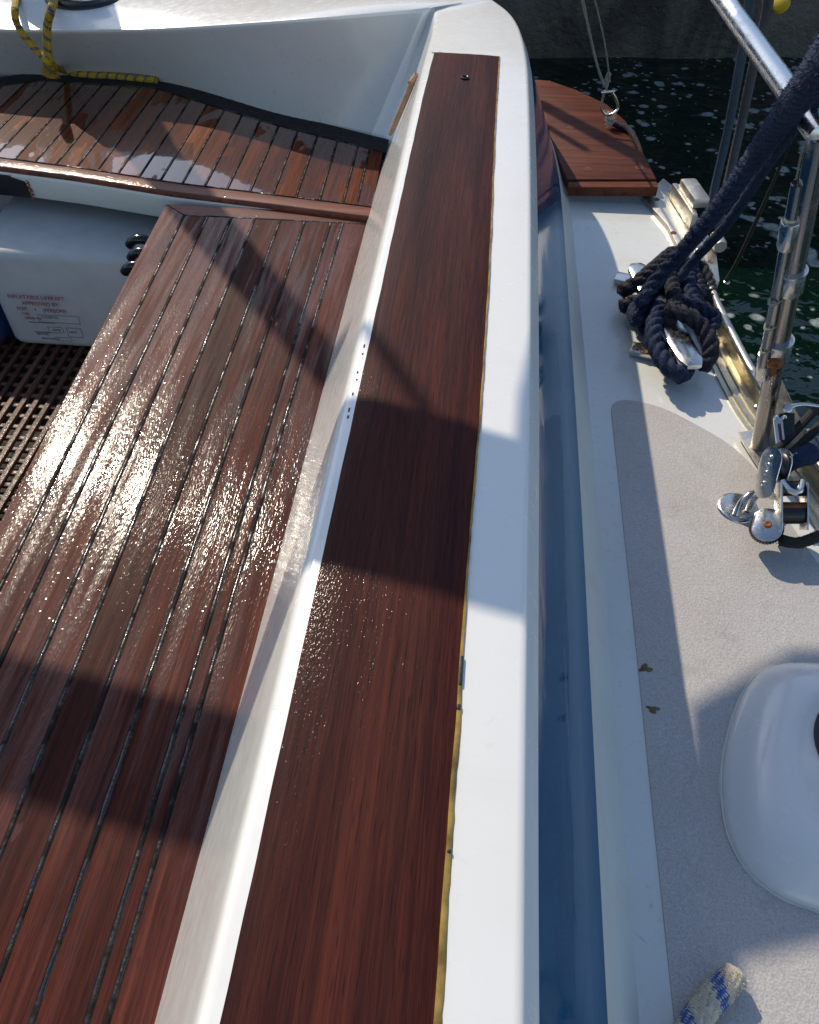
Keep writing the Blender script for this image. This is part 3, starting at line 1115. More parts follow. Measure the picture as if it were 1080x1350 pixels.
# aluminium fairlead plate with chock
pl = [un(846, 262, ZD), un(880, 300, ZD), un(915, 375, ZD), un(948, 372, ZD), un(943, 330, ZD), un(905, 262, ZD), un(874, 238, ZD)]
b = MB(); b.prism([(p.x, p.y) for p in pl], ZD-.02, ZD+.007, bev=.002)
fair = b.build('fairlead', M['alu'], boat, angle=40)
# upright curved web and rounded cap of the chock
w0 = un(881, 262, ZD+.01); w1 = un(905, 300, ZD+.01)
d_ = (w1-w0).normalized(); sd = Vector((d_.y, -d_.x, 0))
if sd.x < 0: sd = -sd
b = MB()
vs = []; fs = []
prof2 = [(-.004, 0), (.0, .012), (.002, .030), (.008, .046), (.014, .05)]
L_ = (w1-w0).length
for i in range(9):
    t = i/8
    for u, h in prof2:
        p = w0+d_*(L_*(-.25+1.3*t)*(1)) + sd*(u+.012-.0*t) + Vector((0, 0, h*(1-.9*(abs(2*t-1)**4))))
        vs.append(p)
for i in range(8):
    for k in range(4):
        a = i*5+k; fs.append((a, a+5, a+6, a+1))
b.add(vs, fs)
b.box((w0+w1)/2+sd*.012+Vector((0, 0, .02)), L_*1.1, .014, .045, d_, sd, bev=.003)
b.build('chock_web', M['alu'], fair)
b = MB()
cc_ = (w0+w1)/2+sd*.028+Vector((0, 0, .056))-d_*.004
b.box(cc_+Vector((.008,0,0)), .125, .046, .028, d_, sd, bev=.009)
b.build('chock_cap', M['alu'], fair)
b = MB()
for (px, py) in ((866, 263), (888, 307), (937, 345)):
    c = un(px, py, ZD+.007)
    b.lathe((c.x, c.y, ZD+.0055), (0, 0, 1), [(0, .0085), (.0028, .0075), (.003, .005), (.0018, .0028), (.0015, .0002)], 16, cap=False)
b.build('screw', M['rust'], fair)
b = MB()   # bullet shaped end of the rail
c = un(946, 318, ZD+.03)
b.lathe(c, (.12, -1, -.02), [(-.035, .002), (-.03, .012), (-.01, .018), (.02, .019), (.03, .016)], 18)
b.build('rail_end', M['alu'], fair)

# quarter board at the stern
pq = [un(x, y, -.352) for x, y in ((700, 104), (725, 106), (760, 118), (800, 137), (826, 160), (848, 200), (866, 236), (748, 236), (735, 205), (722, 165), (708, 120))]
b = MB(); b.prism([(p.x, p.y) for p in pq], -.378, -.352, bev=.004)
qb = b.build('quarter_board', M['quarter'], boat, angle=40)
e0, e1 = un(749, 238.5, -.35), un(866.5, 238.5, -.35)
b = MB(); b.box((e0+e1)/2+Vector((0, -.017, -.0155)), (e1-e0).length, .036, .028, (e1-e0), bev=.005)
b.build('edge_board', M['quarter'], qb)
b = MB()
for px, py in ((752, 167), (843, 220), (775, 222)):
    c = un(px, py, -.35)
    b.lathe((c.x, c.y, -.3525), (0, 0, 1), [(0, .014), (.0012, .0135), (.0014, .0001)], 20, cap=False)
b.build('wood_plug', M['trimx'], qb)

# ---- mooring cleat
cb_ = un(868, 425, ZD)
cl = empty('base', cb_, None, None)
bpy.data.objects.remove(cl)
ha, hb = un(838, 352, ZD+.06), un(915, 487, ZD+.05)   # the two horn tips
dd = (hb-ha).normalized(); mid = (ha+hb)/2
sd = Vector((dd.y, -dd.x, 0)).normalized()
b = MB()
vs = []; fs = []
K = 20; n_ = 16
for i in range(K+1):
    t = -1+2*i/K
    wv = .034*(1-.22*abs(t))*(1 if abs(t) < .97 else .62); hv = .014*(1-.3*abs(t))*(1 if abs(t) < .97 else .55)
    c = mid+dd*((hb-ha).length/2*t)+Vector((0, 0, .006*t*t))
    for k in range(n_):
        a = 6.283*k/n_
        ca, sa = math.cos(a), math.sin(a)
        ca = math.copysign(abs(ca)**.6, ca); sa = math.copysign(abs(sa)**.6, sa)
        vs.append(c+sd*ca*wv+Vector((0, 0, 1))*sa*hv)
for i in range(K):
    for k in range(n_):
        fs.append((i*n_+k, i*n_+(k+1) % n_, (i+1)*n_+(k+1) % n_, (i+1)*n_+k))
fs.append(tuple(range(n_))[::-1]); fs.append(tuple(range(K*n_, K*n_+n_)))
b.add(vs, fs)
cleat = b.build('cleat', M['steel'], boat, angle=40)
b = MB()
for s1 in (-.028, .028):
    b.cyl(mid+dd*s1+Vector((0, 0, 0)), Vector((mid.x+dd.x*s1*1.3, mid.y+dd.y*s1*1.3, ZD)), .013, .017, n=16)
b.build('cleat_leg', M['steel'], cleat)
b = MB()
for px, py in ((848, 466), (826, 372)):
    c = un(px, py, ZD)
    b.box(c+Vector((0, 0, .007)), .060, .040, .014, (1, -.3, 0), (.3, 1, 0), bev=.004)
    b.build('cleat_foot', M['steel'], cleat); b = MB()
b = MB(); c = un(850, 464, ZD+.014)
b.lathe(c+Vector((0, 0, 0)), (0, 0, 1), [(0, .008), (.0018, .007), (.0005, .0035), (.0004, .0002)], 14, cap=False)
b.build('screw', M['rust'], cleat)


# ---- moulded pad with winch at the right edge
pc = Vector((.625, .585, 0))
b = MB()
K = 72
shape = []
keys = [un(x, y, ZD) for x, y in ((1067, 874), (1035, 874), (1006, 882), (985, 905), (967, 945), (956, 990), (952, 1030), (956, 1080), (967, 1115), (985, 1145), (1015, 1172), (1045, 1188), (1075, 1198))]
keys += [Vector((.56, .375, 0)), Vector((.66, .39, 0)), Vector((.75, .45, 0)), Vector((.79, .57, 0)), Vector((.76, .70, 0)), Vector((.68, .775, 0))]
keys = [Vector((p.x, p.y, 0)) for p in keys]
ol = catmull(keys+[keys[0]], .015)[:-1]
cen = Vector((.615, .58, 0))
profp = [(1.0, .000), (.995, .006), (.985, .012), (.95, .020), (.88, .034), (.80, .046), (.74, .052), (.66, .056), (.60, .058), (.55, .052), (.50, .050), (.42, .050)]
vs = []; fs = []
for u, h in profp:
    for p in ol:
        q = cen+(p-cen)*u; vs.append((q.x, q.y, ZD-.006+h))
n_ = len(ol)
for i in range(len(profp)-1):
    for k in range(n_):
        k2 = (k+1) % n_; fs.append((i*n_+k, i*n_+k2, (i+1)*n_+k2, (i+1)*n_+k))
fs.append(tuple(range((len(profp)-1)*n_, len(profp)*n_)))
b.add(vs, fs)
pad = b.build('winch_pad', M['white'], boat, angle=50)
wc = Vector((un(1059, 975, ZD+.05).x+.112, .61, ZD+.045))
b = MB()
b.lathe(wc, (0, 0, 1), [(0, .086), (.004, .088), (.010, .086), (.014, .078), (.030, .060), (.06, .052), (.09, .054), (.10, .062), (.108, .062), (.112, .050), (.112, .001)], 48, cap=False)
b.build('winch', M['steel'], pad, angle=40)
b = MB(); b.lathe(wc, (0, 0, 1), [(-.001, .094), (.003, .094), (.004, .089)], 48, cap=False)
b.build('winch_gasket', M['black'], pad)

# ---- pushpit: top tube, leaning post with clamps, plate
J = un(1081, 178, .285)
tA = un(925, -40, .30)
pp = boat
tdir = (J-tA).normalized()
b = MB(); b.tube([tA-tdir*.9, tA, J+tdir*.006], .0165, n=24, dens=.05, smooth=True)

push = b.build('pushpit_rail', M['steelb'], boat)
foot = un(1000, 592, ZD)
b = MB(); b.tube([J, foot], .0165, n=20, dens=.05, smooth=False)
post = b.build('pushpit_post', M['tube'], boat)
ax = (foot-J).normalized()
side = ax.cross(Vector((cf.x, cf.y, cf.z))).normalized()
if side.dot(cr) > 0: side = -side          # to the left in the picture
Lp = (foot-J).length
vw = (cp-(J+foot)/2).normalized()
tow = (vw-ax*vw.dot(ax)).normalized()
b = MB()
b.tube([J.lerp(foot, .10)+side*.020-tow*.008, J.lerp(foot, .62)+side*.023], .0105, n=16, smooth=False)
b.build('side_rod', M['tube'], post)
b = MB()
for t, ln, r in ((.36, .045, .0205), (.585, .050, .0225)):
    c = J.lerp(foot, t)
    b.cyl(c-ax*ln*.5, c+ax*ln*.5, r, n=28, bev=.0015)
    b.cyl(c-ax*ln*.5, c-ax*(ln*.5-.003), r+.0016, n=28)
    b.build('clamp', M['steel'], post); b = MB()
for t, ln, r in ((.22, .05, .0145), (.63, .06, .0145)):
    c = J.lerp(foot, t)+side*.021-tow*.004
    b.cyl(c-ax*ln*.5, c+ax*ln*.5, r, n=24, bev=.0015)
    b.build('clamp', M['steel'], post); b = MB()
b = MB()
c = J.lerp(foot, .60)+tow*.0215
b.lathe(c, tow, [(0, .013), (.004, .012), (.006, .009), (.005, .005), (.003, .0035), (.002, .0002)], 18, cap=False)
b.box(c+ax*.022-tow*.004, .012, .03, .004, side, ax, bev=.001)
b.build('rusty_bolt', M['rust'], post)
b = MB()
for t in (.40, .48, .56):
    c = J.lerp(foot, t)+side*.022-tow*.002
    P = [c+(side*math.cos(a)+tow*math.sin(a))*.0135 for a in [k*math.pi/8 for k in range(17)]]
    b.tube(P, .0024, n=8, smooth=False, cap=False)
    b.build('cord_lashing', M['wire'], post); b = MB()
b = MB()   # triangular brace plate at the foot
f2 = un(1052, 600, ZD)
b.add([*(J.lerp(foot, .70)+side*s for s in (-.016,)), foot+side*-.01, f2, f2+(J-foot)*.12,
       *(J.lerp(foot, .70)+side*s+tow*-.003 for s in (-.016,)), foot+side*-.01+tow*-.003, f2+tow*-.003, f2+(J-foot)*.12+tow*-.003],
      [(0, 1, 2, 3), (7, 6, 5, 4), (0, 3, 7, 4), (1, 0, 4, 5), (3, 2, 6, 7), (2, 1, 5, 6)])
b.build('brace_plate', M['alu'], post, smooth=False)
b = MB()
b.box(foot+Vector((.01, -.0, .004)), .07, .10, .010, (1, .25, 0), (-.25, 1, 0), bev=.003)
b.build('foot_plate', M['alu'], post)

# ---- eye pad with bent bars
ec = un(975, 664, ZD+.006)
b = MB()
b.lathe((ec.x, ec.y, ZD-.011), (0, 0, 1), [(0, .040), (.005, .040), (.0085, .0375), (.010, .033), (.011, .0001)], 48, cap=False)
eye = b.build('eye_pad', M['steel'], boat, angle=40)
b = MB()
for dx in (-.013, .012):
    a0 = Vector((ec.x+.004+dx, ec.y-.018+dx*.5, ZD+.0)); 
    b.tube([a0, a0+Vector((.006, .012, .022)), a0+Vector((.022, .024, .034)), a0+Vector((.040, .030, .028))], .0068, n=14, dens=.004)
b.build('eye_bar', M['steel'], eye)

# ------------------------------------------------------------------ blocks at the right edge
vx = cr; vz = (cu*.75 - cf*.25).normalized()


def cheek(b, c, nrm, up, ln, r, th, mi=0):
    """rounded plate (stadium) of half-length ln along up"""
    nrm = nrm.normalized(); up = (up-nrm*up.dot(nrm)).normalized(); s = nrm.cross(up)
    pts = []
    for k in range(17): a = math.pi*k/16; pts.append(up*(ln+r*math.sin(a))+s*r*math.cos(a))
    for k in range(17): a = math.pi+math.pi*k/16; pts.append(up*(-ln+r*math.sin(a))+s*r*math.cos(a))
    n_ = len(pts)
    vs = [c+p*.96+nrm*th*.5 for p in pts]+[c+p+nrm*th*.3 for p in pts]+[c+p-nrm*th*.3 for p in pts]+[c+p*.96-nrm*th*.5 for p in pts]
    fs = [tuple(range(n_)), tuple(range(3*n_, 4*n_))[::-1]]
    for j in range(3):
        for k in range(n_):
            k2 = (k+1) % n_; fs.append((j*n_+k, (j+1)*n_+k, (j+1)*n_+k2, j*n_+k2))
    b.add(vs, fs, mi=mi)


# upper block: its plates stand upright, seen almost edge-on from the left
bc = un(1018, 624, ZD+.10)
ublock = empty('upright_block', bc, 'upright stainless pulley block with slotted cheek plates shackled above the round eye pad', 'pulley block')
bn = (-cr*.93 - cf*.32 + cu*.1).normalized()
bup = (cu*.95 - cf*.3 + cr*-.12).normalized()
bup = (bup-bn*bup.dot(bn)).normalized()
b = MB(); cheek(b, bc+bn*.010, bn, bup, .022, .026, .003)
ck = b.build('cheek_plate', M['steel'], ublock, angle=35)
b = MB(); cheek(b, bc-bn*.014, bn, bup, .022, .026, .003)
b.build('cheek_plate', M['steel'], ublock, angle=35)
b = MB(); b.lathe(bc-bn*.010+bup*.014, bn, [(0, .026), (.004, .021), (.009, .0195), (.014, .021), (.018, .026)], 40)
b.build('sheave', M['black'], ublock)
b = MB()
for u, s_ in ((.0, 0), (.014, 0), (.028, 0), (-.02, 0)):
    c = bc+bn*.0115+bup*u
    b.lathe(c, bn, [(0, .0048), (.003, .0046), (.0042, .003), (.0042, .0001)], 14, cap=False)
b.build('rivet', M['steel'], ck)
b = MB()   # side strap with holes
sdir = (cr*.95 + cu*.30 - cf*.1).normalized()
c0 = bc+bup*.012+bn*.013
b.box(c0+sdir*.026, .058, .017, .003, sdir, (cu-sdir*cu.dot(sdir)), bev=.001)
strap = b.build('cross_strap', M['steel'], ublock)
b = MB()
for q in (.016, .032, .048):
    c = c0+sdir*q
    b.lathe(c, -cf, [(.000, .0036), (.003, .0034), (.0040, .0014), (.0032, .0001)], 12, cap=False)
b.build('rivet', M['rust'], strap)

# lower block: a round cheek turned up to the camera, sheave under it
lc = un(1012, 692, ZD+.050)
lblock = empty('round_block', (lc.x, lc.y, ZD), 'low pulley block with round stainless cheek and black ribbed sheave beside the eye pad', 'pulley block')
ln_ = (Vector((-.22, -.30, 1))).normalized()
b = MB(); cheek(b, lc, ln_, Vector((.3, 1, 0)), .007, .026, .004)
lk = b.build('cheek_plate', M['steel'], lblock, angle=35)
b = MB(); b.lathe(lc+ln_*.001, ln_, [(0, .0075), (.003, .007), (.0042, .005), (.003, .0015), (.0028, .0001)], 20, cap=False)
b.build('pin_head', M['rust'], lk)
b = MB()
K = 36
vs = []; fs = []
bb_ = -ln_
t_ = bb_.orthogonal().normalized(); u_ = bb_.cross(t_)
for h, rr in ((.004, .029), (.012, .030), (.024, .029)):
    for k in range(K*2):
        a = math.pi*k/K; r = rr*(1 if k % 2 else .93)
        vs.append(lc+bb_*h+(t_*math.cos(a)+u_*math.sin(a))*r)
for j in range(2):
    for k in range(K*2):
        k2 = (k+1) % (K*2); fs.append((j*K*2+k, j*K*2+k2, (j+1)*K*2+k2, (j+1)*K*2+k))
fs.append(tuple(range(K*2))[::-1]); fs.append(tuple(range(K*4, K*6)))
b.add(vs, fs).build('ribbed_sheave', M['black'], lblock, smooth=False)
# frame of upright plates and cross pin to the right
b = MB()
pA = lc+cr*.018+Vector((0, 0, .005)); 
b.box(pA+cu*.030, .003, .085, .030, cr, cu, bev=.001)
b.box(pA+cr*.046+cu*.030, .003, .085, .030, cr, cu, bev=.001)
b.build('frame_plate', M['steel'], lblock)
b = MB(); b.cyl(pA+cu*.030-cf*.006, pA+cu*.030+cr*.05-cf*.006, .005, n=14)
b.build('axle', M['rust'], lblock)
b = MB(); b.cyl(pA+cu*.018+cr*.003+cf*.008, pA+cu*.018+cr*.043+cf*.008, .020, n=28)
b.cyl(pA+cu*.062+cr*.003+cf*.004, pA+cu*.062+cr*.043+cf*.004, .014, n=24)
b.build('drum', M['black'], lblock)
b = MB(); b.tube([pA+cr*.006+cu*.075, pA+cr*.015+cu*.058-cf*.012, pA+cr*.03+cu*.056-cf*.014, pA+cr*.042+cu*.075], .006, n=10, dens=.004)
b.build('bent_spring', M['steel'], lblock)

# cam lever above
lv = un(1030, 560, ZD+.13)
lever = empty('cam_cleat', lv, 'small stainless cam cleat with a red striped side plate under the tubes', 'cam cleat')
b = MB()
b.box(lv+cr*-.004-cu*.012, .016, .050, .005, cr+cu*.1, cu-cr*.12, bev=.0015)
sp = b.build('side_plate', M['steelb'], lever)
b = MB(); b.box(lv+cr*-.003-cu*.014-cf*.004, .0045, .032, .001, cr+cu*.1, cu-cr*.12, bev=.0003)
b.build('red_stripe', plain('red_print', (.25, .03, .03), .5), sp)
b = MB()
for px in (-.011, .004):
    b.lathe(lv+cr*px+cu*.014-cf*.002, -cf, [(0, .005), (.003, .0045), (.004, .003), (.003, .001)], 14)
b.build('screw', M['steel'], sp)
b = MB(); b.tube([lv+cr*.010+cu*.030, lv+cr*.026+cu*.036, lv+cr*.045+cu*.038, lv+cr*.075+cu*.034], [.0065, .004, .0035, .003], n=12, dens=.004)
b.lathe(lv+cr*.010+cu*.030-cf*.004, -cf, [(0, .0085), (.004, .008), (.005, .0055)], 20)
b.build('lever_arm', M['steel'], lever)
b = MB(); b.box(lv+cr*.016+cf*.012+cu*-.002, .022, .05, .02, cr, cu, bev=.003)
b.build('cam_body', M['black'], lever)

# dark control lines running off to the right
def rope_thing(name, label, cat, pts, r, mat, group=None, **kw):
    b = MB(); b.tube(pts, r, **kw)
    o = b.build(name, mat, origin=tuple(pts[0]), angle=0)
    return tag(o, label, cat, group)

rope_thing('control_line', 'dark olive control line running from the cam cleat off to the right, uppermost of four', 'rope',
           [un(1018, 598, -.30), un(1045, 572, -.29), un(1075, 540, -.27), un(1110, 505, -.25)], .0085, M['darkrope'], n=14, strands=8, lay=.02, amp=.05)
rope_thing('control_line', 'black control line just below the olive one, second of four', 'rope',
           [un(1028, 608, -.31), un(1052, 590, -.30), un(1080, 562, -.28), un(1120, 530, -.26)], .0085, M['darkrope'], n=14, strands=8, lay=.02, amp=.05)
rope_thing('control_line', 'thick black fuzzy line bunched at the upright block, third of four', 'rope',
           [un(1036, 618, -.30), un(1050, 606, -.28), un(1064, 600, -.28), un(1090, 590, -.28), un(1120, 585, -.28)], [.010, .019, .021, .02, .02], M['navy'], n=16, strands=3, lay=.04, amp=.15, fuzz=500, fuzzlen=.005)
rope_thing('control_line', 'dark line leaving the sheave under the round block, lowest of four', 'rope',
           [un(1030, 712, -.37), un(1050, 716, -.375), un(1072, 710, -.37), un(1110, 695, -.36)], .0105, M['darkrope'], n=14, strands=8, lay=.02, amp=.08, fuzz=200, fuzzlen=.003)

# ------------------------------------------------------------------ navy mooring rope on the cleat
moor = empty('mooring_rope', mid, 'thick fuzzy navy mooring rope made fast on the cleat and led up to the rail', 'rope')
def U(x, y, z): return un(x, y, z)
b = MB()
b.tube([U(843, 400, -.31), U(868, 366, -.28), U(905, 325, -.19), U(950, 270, -.03), U(1000, 200, .15), U(1042, 142, .32), U(1078, 95, .43), U(1120, 40, .52)],
       [.016, .0165, .017, .0172, .0178, .018, .018], n=30, strands=3, lay=.036, amp=.34, jit=.05, fuzz=12000, fuzzlen=.0062, dens=.004)
b.build('standing_part', M['navy'], moor, angle=0)
b = MB()  # extra strand, stands for the dark shadow beneath the rope above
b.tube([U(888, 376, -.34), U(918, 340, -.27), U(962, 291, -.13), U(1008, 222, 0.05), U(1048, 166, .22), U(1095, 108, .36)],
       .0115, n=16, strands=3, lay=.05, amp=.14, jit=.05, fuzz=2200, fuzzlen=.004, dens=.006)
b.build('shadow_side_part', M['navy'], moor, angle=0)
turns = [
    ([U(858, 395, -.355), U(880, 412, -.35), U(905, 405, -.35), U(922, 385, -.355), U(915, 362, -.36)], .015, 'navyold'),
    ([U(845, 378, -.365), U(872, 384, -.355), U(900, 378, -.35), U(928, 388, -.355)], .014, 'navy'),
    ([U(872, 440, -.36), U(880, 462, -.36), U(893, 478, -.36)], .013, 'navyold'),
    ([U(862, 372, -.35), U(880, 358, -.345), U(898, 362, -.35), U(912, 378, -.355)], .014, 'navyold'),
    ([U(818, 384, -.36), U(842, 372, -.335), U(868, 350, -.32), U(888, 335, -.325), U(900, 345, -.35)], .016, 'navyold'),
    ([U(836, 408, -.365), U(842, 420, -.35), U(856, 388, -.325), U(880, 360, -.32)], .015, 'navy'),
    ([U(820, 405, -.375), U(838, 398, -.355), U(855, 402, -.345), U(872, 420, -.33)], .015, 'navyold'),
    ([U(880, 352, -.34), U(905, 348, -.345), U(925, 352, -.36), U(937, 380, -.375), U(935, 400, -.38)], .012, 'navyold'),
    ([U(870, 405, -.325), U(862, 430, -.325), U(864, 455, -.335), U(878, 480, -.345), U(895, 493, -.355), U(905, 490, -.38)], .015, 'navy'),
    ([U(880, 408, -.31), U(905, 415, -.305), U(925, 430, -.32), U(936, 450, -.335), U(936, 470, -.355), U(925, 485, -.375)], .015, 'navyold'),
    ([U(885, 392, -.33), U(905, 398, -.325), U(930, 408, -.34), U(943, 420, -.355), U(935, 438, -.37)], .013, 'navy'),
    ([U(880, 345, -.335), U(885, 375, -.32), U(890, 400, -.315), U(880, 425, -.33)], .015, 'navyold'),
    ([U(910, 350, -.35), U(908, 375, -.34), U(915, 400, -.34), U(930, 420, -.36)], .014, 'navy'),
    ([U(850, 430, -.375), U(862, 452, -.37), U(880, 478, -.375), U(900, 500, -.383)], .012, 'navy'),
    ([U(892, 365, -.37), U(880, 395, -.37), U(870, 420, -.375), U(885, 440, -.378)], .016, 'navy'),
]
for pts, r, mt in turns:
    b = MB(); b.tube(pts, r*1.18, n=26, strands=3, lay=.027, amp=.30, jit=.06, fuzz=1900, fuzzlen=.0045, dens=.003)
    b.build('cleat_turn', M[mt], moor, angle=0)

# two ropes hanging outside the rail
rope_thing('hanging_rope', 'blue grey rope hanging straight down outside the rail, left one of the pair', 'rope',
           [U(931, 300, -.55), U(944, 240, -.42), U(960, 170, -.25), U(975, 90, -.05), U(992, -20, .18)], .0125, M['bluegrey'], n=16, strands=14, lay=.012, amp=.05)
rope_thing('hanging_rope', 'brownish grey braided rope hanging outside the rail, right one of the pair', 'rope',
           [U(946, 300, -.54), U(962, 230, -.40), U(978, 160, -.24), U(995, 80, -.05), U(1010, 20, .07), U(1018, -40, .2)], .0135, M['greyrope'], n=16, strands=6, lay=.02, amp=.10, fuzz=300, fuzzlen=.003)
rope_thing('thin_line', 'thin dark line sagging from the rail corner down towards the water', 'rope',
           [U(1052, 150, .22), U(1046, 180, .16), U(1035, 205, .10), U(1012, 258, -.03), U(985, 318, -.20), U(968, 352, -.33), U(955, 372, -.42)], [.002, .0025, .004, .0048, .0045, .0045], M['darkrope'], n=10)
rope_thing('cord', 'thin yellowish cord looped beside the upright tube', 'cord',
           [U(1058, 195, .22), U(1052, 225, .16), U(1049, 245, .12), U(1050, 268, .08)], .0018, M['wire'], n=8)
# yellow tag on the hanging rope
yc = U(1029, 4, .10)
b = MB()
b.lathe(yc-cf*.0, (cf+cr*.7), [(-.012, .014), (-.009, .022), (.009, .022), (.012, .014)], 28)
o = b.build('yellow_float', plain('yellow_plastic', (.55, .38, .01), .45), origin=tuple(yc)); tag(o, 'small yellow plastic roller beside the tube at the top edge', 'roller')

# ------------------------------------------------------------------ stern cords, shackle and lashing
kb = U(805, 158, -.335)
rope_thing('grey_cord', 'thick double grey cord running up from the shackle, left one', 'cord',
           [U(797, 113, -.20), U(790, 95, -.16), U(781, 60, -.08), U(764, -20, .12), U(752, -80, .3)], .0040, M['wire'], n=10, strands=2, lay=.012, amp=.35)
rope_thing('thin_grey_cord', 'single thin grey cord running up from the shackle, right one', 'cord',
           [U(804, 108, -.19), U(803, 97, -.17), U(796, 50, -.06), U(780, -20, .12), U(768, -80, .3)], .0026, M['wire'], n=8, strands=2, lay=.01, amp=.3)
b = MB()
P = [U(803, 96, -.172), U(800, 108, -.195), U(799, 118, -.215)]
b.tube(P, [.007, .0085, .004], n=12, strands=5, lay=.01, amp=.3, dens=.002, jit=.1)
o = b.build('cord_whipping', M['wire'], origin=tuple(P[0])); tag(o, 'white whipped knot where the grey cords meet above the shackle', 'knot')
b = MB()
sh = [U(798, 120, -.225), U(795, 130, -.25), U(793, 143, -.28), U(799, 151, -.30), U(808, 150, -.295), U(815, 142, -.28), U(812, 130, -.25), U(806, 120, -.225)]
b.tube(sh, .0040, n=12, dens=.004)
sk_ = b.build('bow_shackle', M['steel'], origin=tuple(sh[0]))
tag(sk_, 'small bright stainless bow shackle standing on the stern lashing', 'shackle')
b = MB(); b.cyl(U(793, 122, -.228), U(811, 120, -.224), .0035, n=12); b.build('shackle_pin', M['steel'], sk_)
lash = empty('stern_lashing', kb, 'frayed white and blue lashing on the edge of the quarter board', 'lashing')
b = MB()
b.tube([U(803, 150, -.31), U(804, 157, -.325), U(806, 164, -.338)], [.005, .010, .008], n=12, jit=.2, fuzz=260, fuzzlen=.013, dens=.003)
b.build('frayed_knot', M['cream'], lash, angle=0)
b = MB()
b.tube([U(806, 162, -.338), U(817, 166, -.34), U(829, 171, -.342), U(838, 184, -.350), U(846, 200, -.36)], [.008, .0105, .010, .007, .005], n=14, strands=3, lay=.03, amp=.15, jit=.1)
b.build('dark_whipping', M['navyold'], lash, angle=0)

# ------------------------------------------------------------------ yellow rope on the aft coaming
zt = -.105
yr = empty('yellow_rope', U(66, 90, -.25), 'yellow and blue braided rope hanging over the aft coaming onto the aft seat', 'rope')
b = MB()
YW = 2.60
def W_(x, y): return un_y(x, y, YW)
b.tube([U(60, -40, -.06), U(40, -20, -.07), U(25, -4, -.085), W_(20, 12), W_(22, 30), W_(34, 50), W_(52, 70), W_(66, 84), U(84, 93, ZA+.02), U(110, 98, ZA+.012), U(150, 100, ZA+.012), U(190, 104, ZA+.012), U(207, 106, ZA+.010)],
       .0105, n=16, strands=10, lay=.02, amp=.05, dens=.006, jit=.03)
b.build('long_tail', M['yellow'], yr, angle=0)
b = MB()
b.tube([U(76, -30, -.06), U(73, -8, -.085), W_(69, 8), W_(63, 30), W_(62, 50), W_(63, 68), W_(65, 84)], .0125, n=16, strands=10, lay=.02, amp=.05, dens=.006, jit=.03)
b.tube([W_(65, 84), W_(66, 91), W_(66, 99)], [.011, .015, .021], n=16, jit=.25, fuzz=500, fuzzlen=.012, dens=.003)
b.build('frayed_end', M['yellow'], yr, angle=0)
# dark deck fitting at the top left
wcn = U(112, -8, -.07)
b = MB()
vs = []
b.lathe(wcn+Vector((0, 0, -.02)), (0, 0, 1), [(0, .118), (.010, .118), (.020, .110), (.024, .095), (.018, .080), (.014, .03), (.014, .001)], 48, cap=False)
b.v = [((v[0]-wcn.x)*1.1+wcn.x, (v[1]-wcn.y)*1.0+wcn.y, v[2]) for v in b.v]
fit = b.build('winch_base', M['black'], boat, angle=40)
b = MB()
b.lathe(wcn+Vector((0, 0, -.008)), (0, 0, 1), [(0, .082), (.012, .080), (.016, .070), (.05, .055), (.09, .06), (.095, .0001)], 48, cap=False)
b.build('winch_drum', M['steel'], fit, angle=40)

# ------------------------------------------------------------------ liferaft canister
rY = 1.955
rt = un_y(100, 335, rY+.03); rb = un_y(100, 461, rY)
rx0, rx1 = un_y(30, 460, rY).x, -.80
rlean = un_y(-6, 388, rY).x-rx0; rlean = rlean/(un_y(0, 388, rY).z-un_y(0, 460, rY).z)
raft = empty('liferaft_canister', ((rx0+rx1)/2, rY+.15, rb.z), 'pale grey liferaft canister with red printed label stowed under the aft seat', 'canister')
b = MB()
zt_, zb_ = rt.z, rb.z
# rounded section in Y-Z swept across X with rounded ends
sec = []
def arc(cy, cz, r, a0, a1, n=8):
    return [(cy+r*math.cos(math.radians(a0+(a1-a0)*k/n)), cz+r*math.sin(math.radians(a0+(a1-a0)*k/n))) for k in range(n+1)]
sec += arc(rY+.03, zb_+.03, .03, 270, 180, 5)
sec += arc(rY+.045, zt_-.025, .028, 175, 105, 6)
sec += [(rY+.20, zt_+.025)]
sec += arc(rY+.52, zt_-.02, .05, 90, 0, 6)
sec += [(rY+.57, zb_)]
xsn = [(rx0-.018, .93), (rx0-.012, .965), (rx0, .99), (rx0+.02, 1.0), ((rx0+rx1)/2, 1.0), (rx1, 1.0), (rx1+.02, .98)]
cy_, cz_ = rY+.25, (zt_+zb_)/2
vs = []; fs = []
for xx_, k in xsn:
    for (yy, zz) in sec: vs.append((xx_+(rlean*(zz-zb_) if xx_ < -1 else 0), cy_+(yy-cy_)*k, cz_+(zz-cz_)*k))
n_ = len(sec)
for i in range(len(xsn)-1):
    for k in range(n_):
        k2 = (k+1) % n_; fs.append((i*n_+k, i*n_+k2, (i+1)*n_+k2, (i+1)*n_+k))
fs.append(tuple(range(n_))); fs.append(tuple(range((len(xsn)-1)*n_, len(xsn)*n_))[::-1])
b.add(vs, fs).build('shell', plain('grey_white_plastic', (.46, .455, .44), .5, bump=.05, var=.08), raft, angle=45)
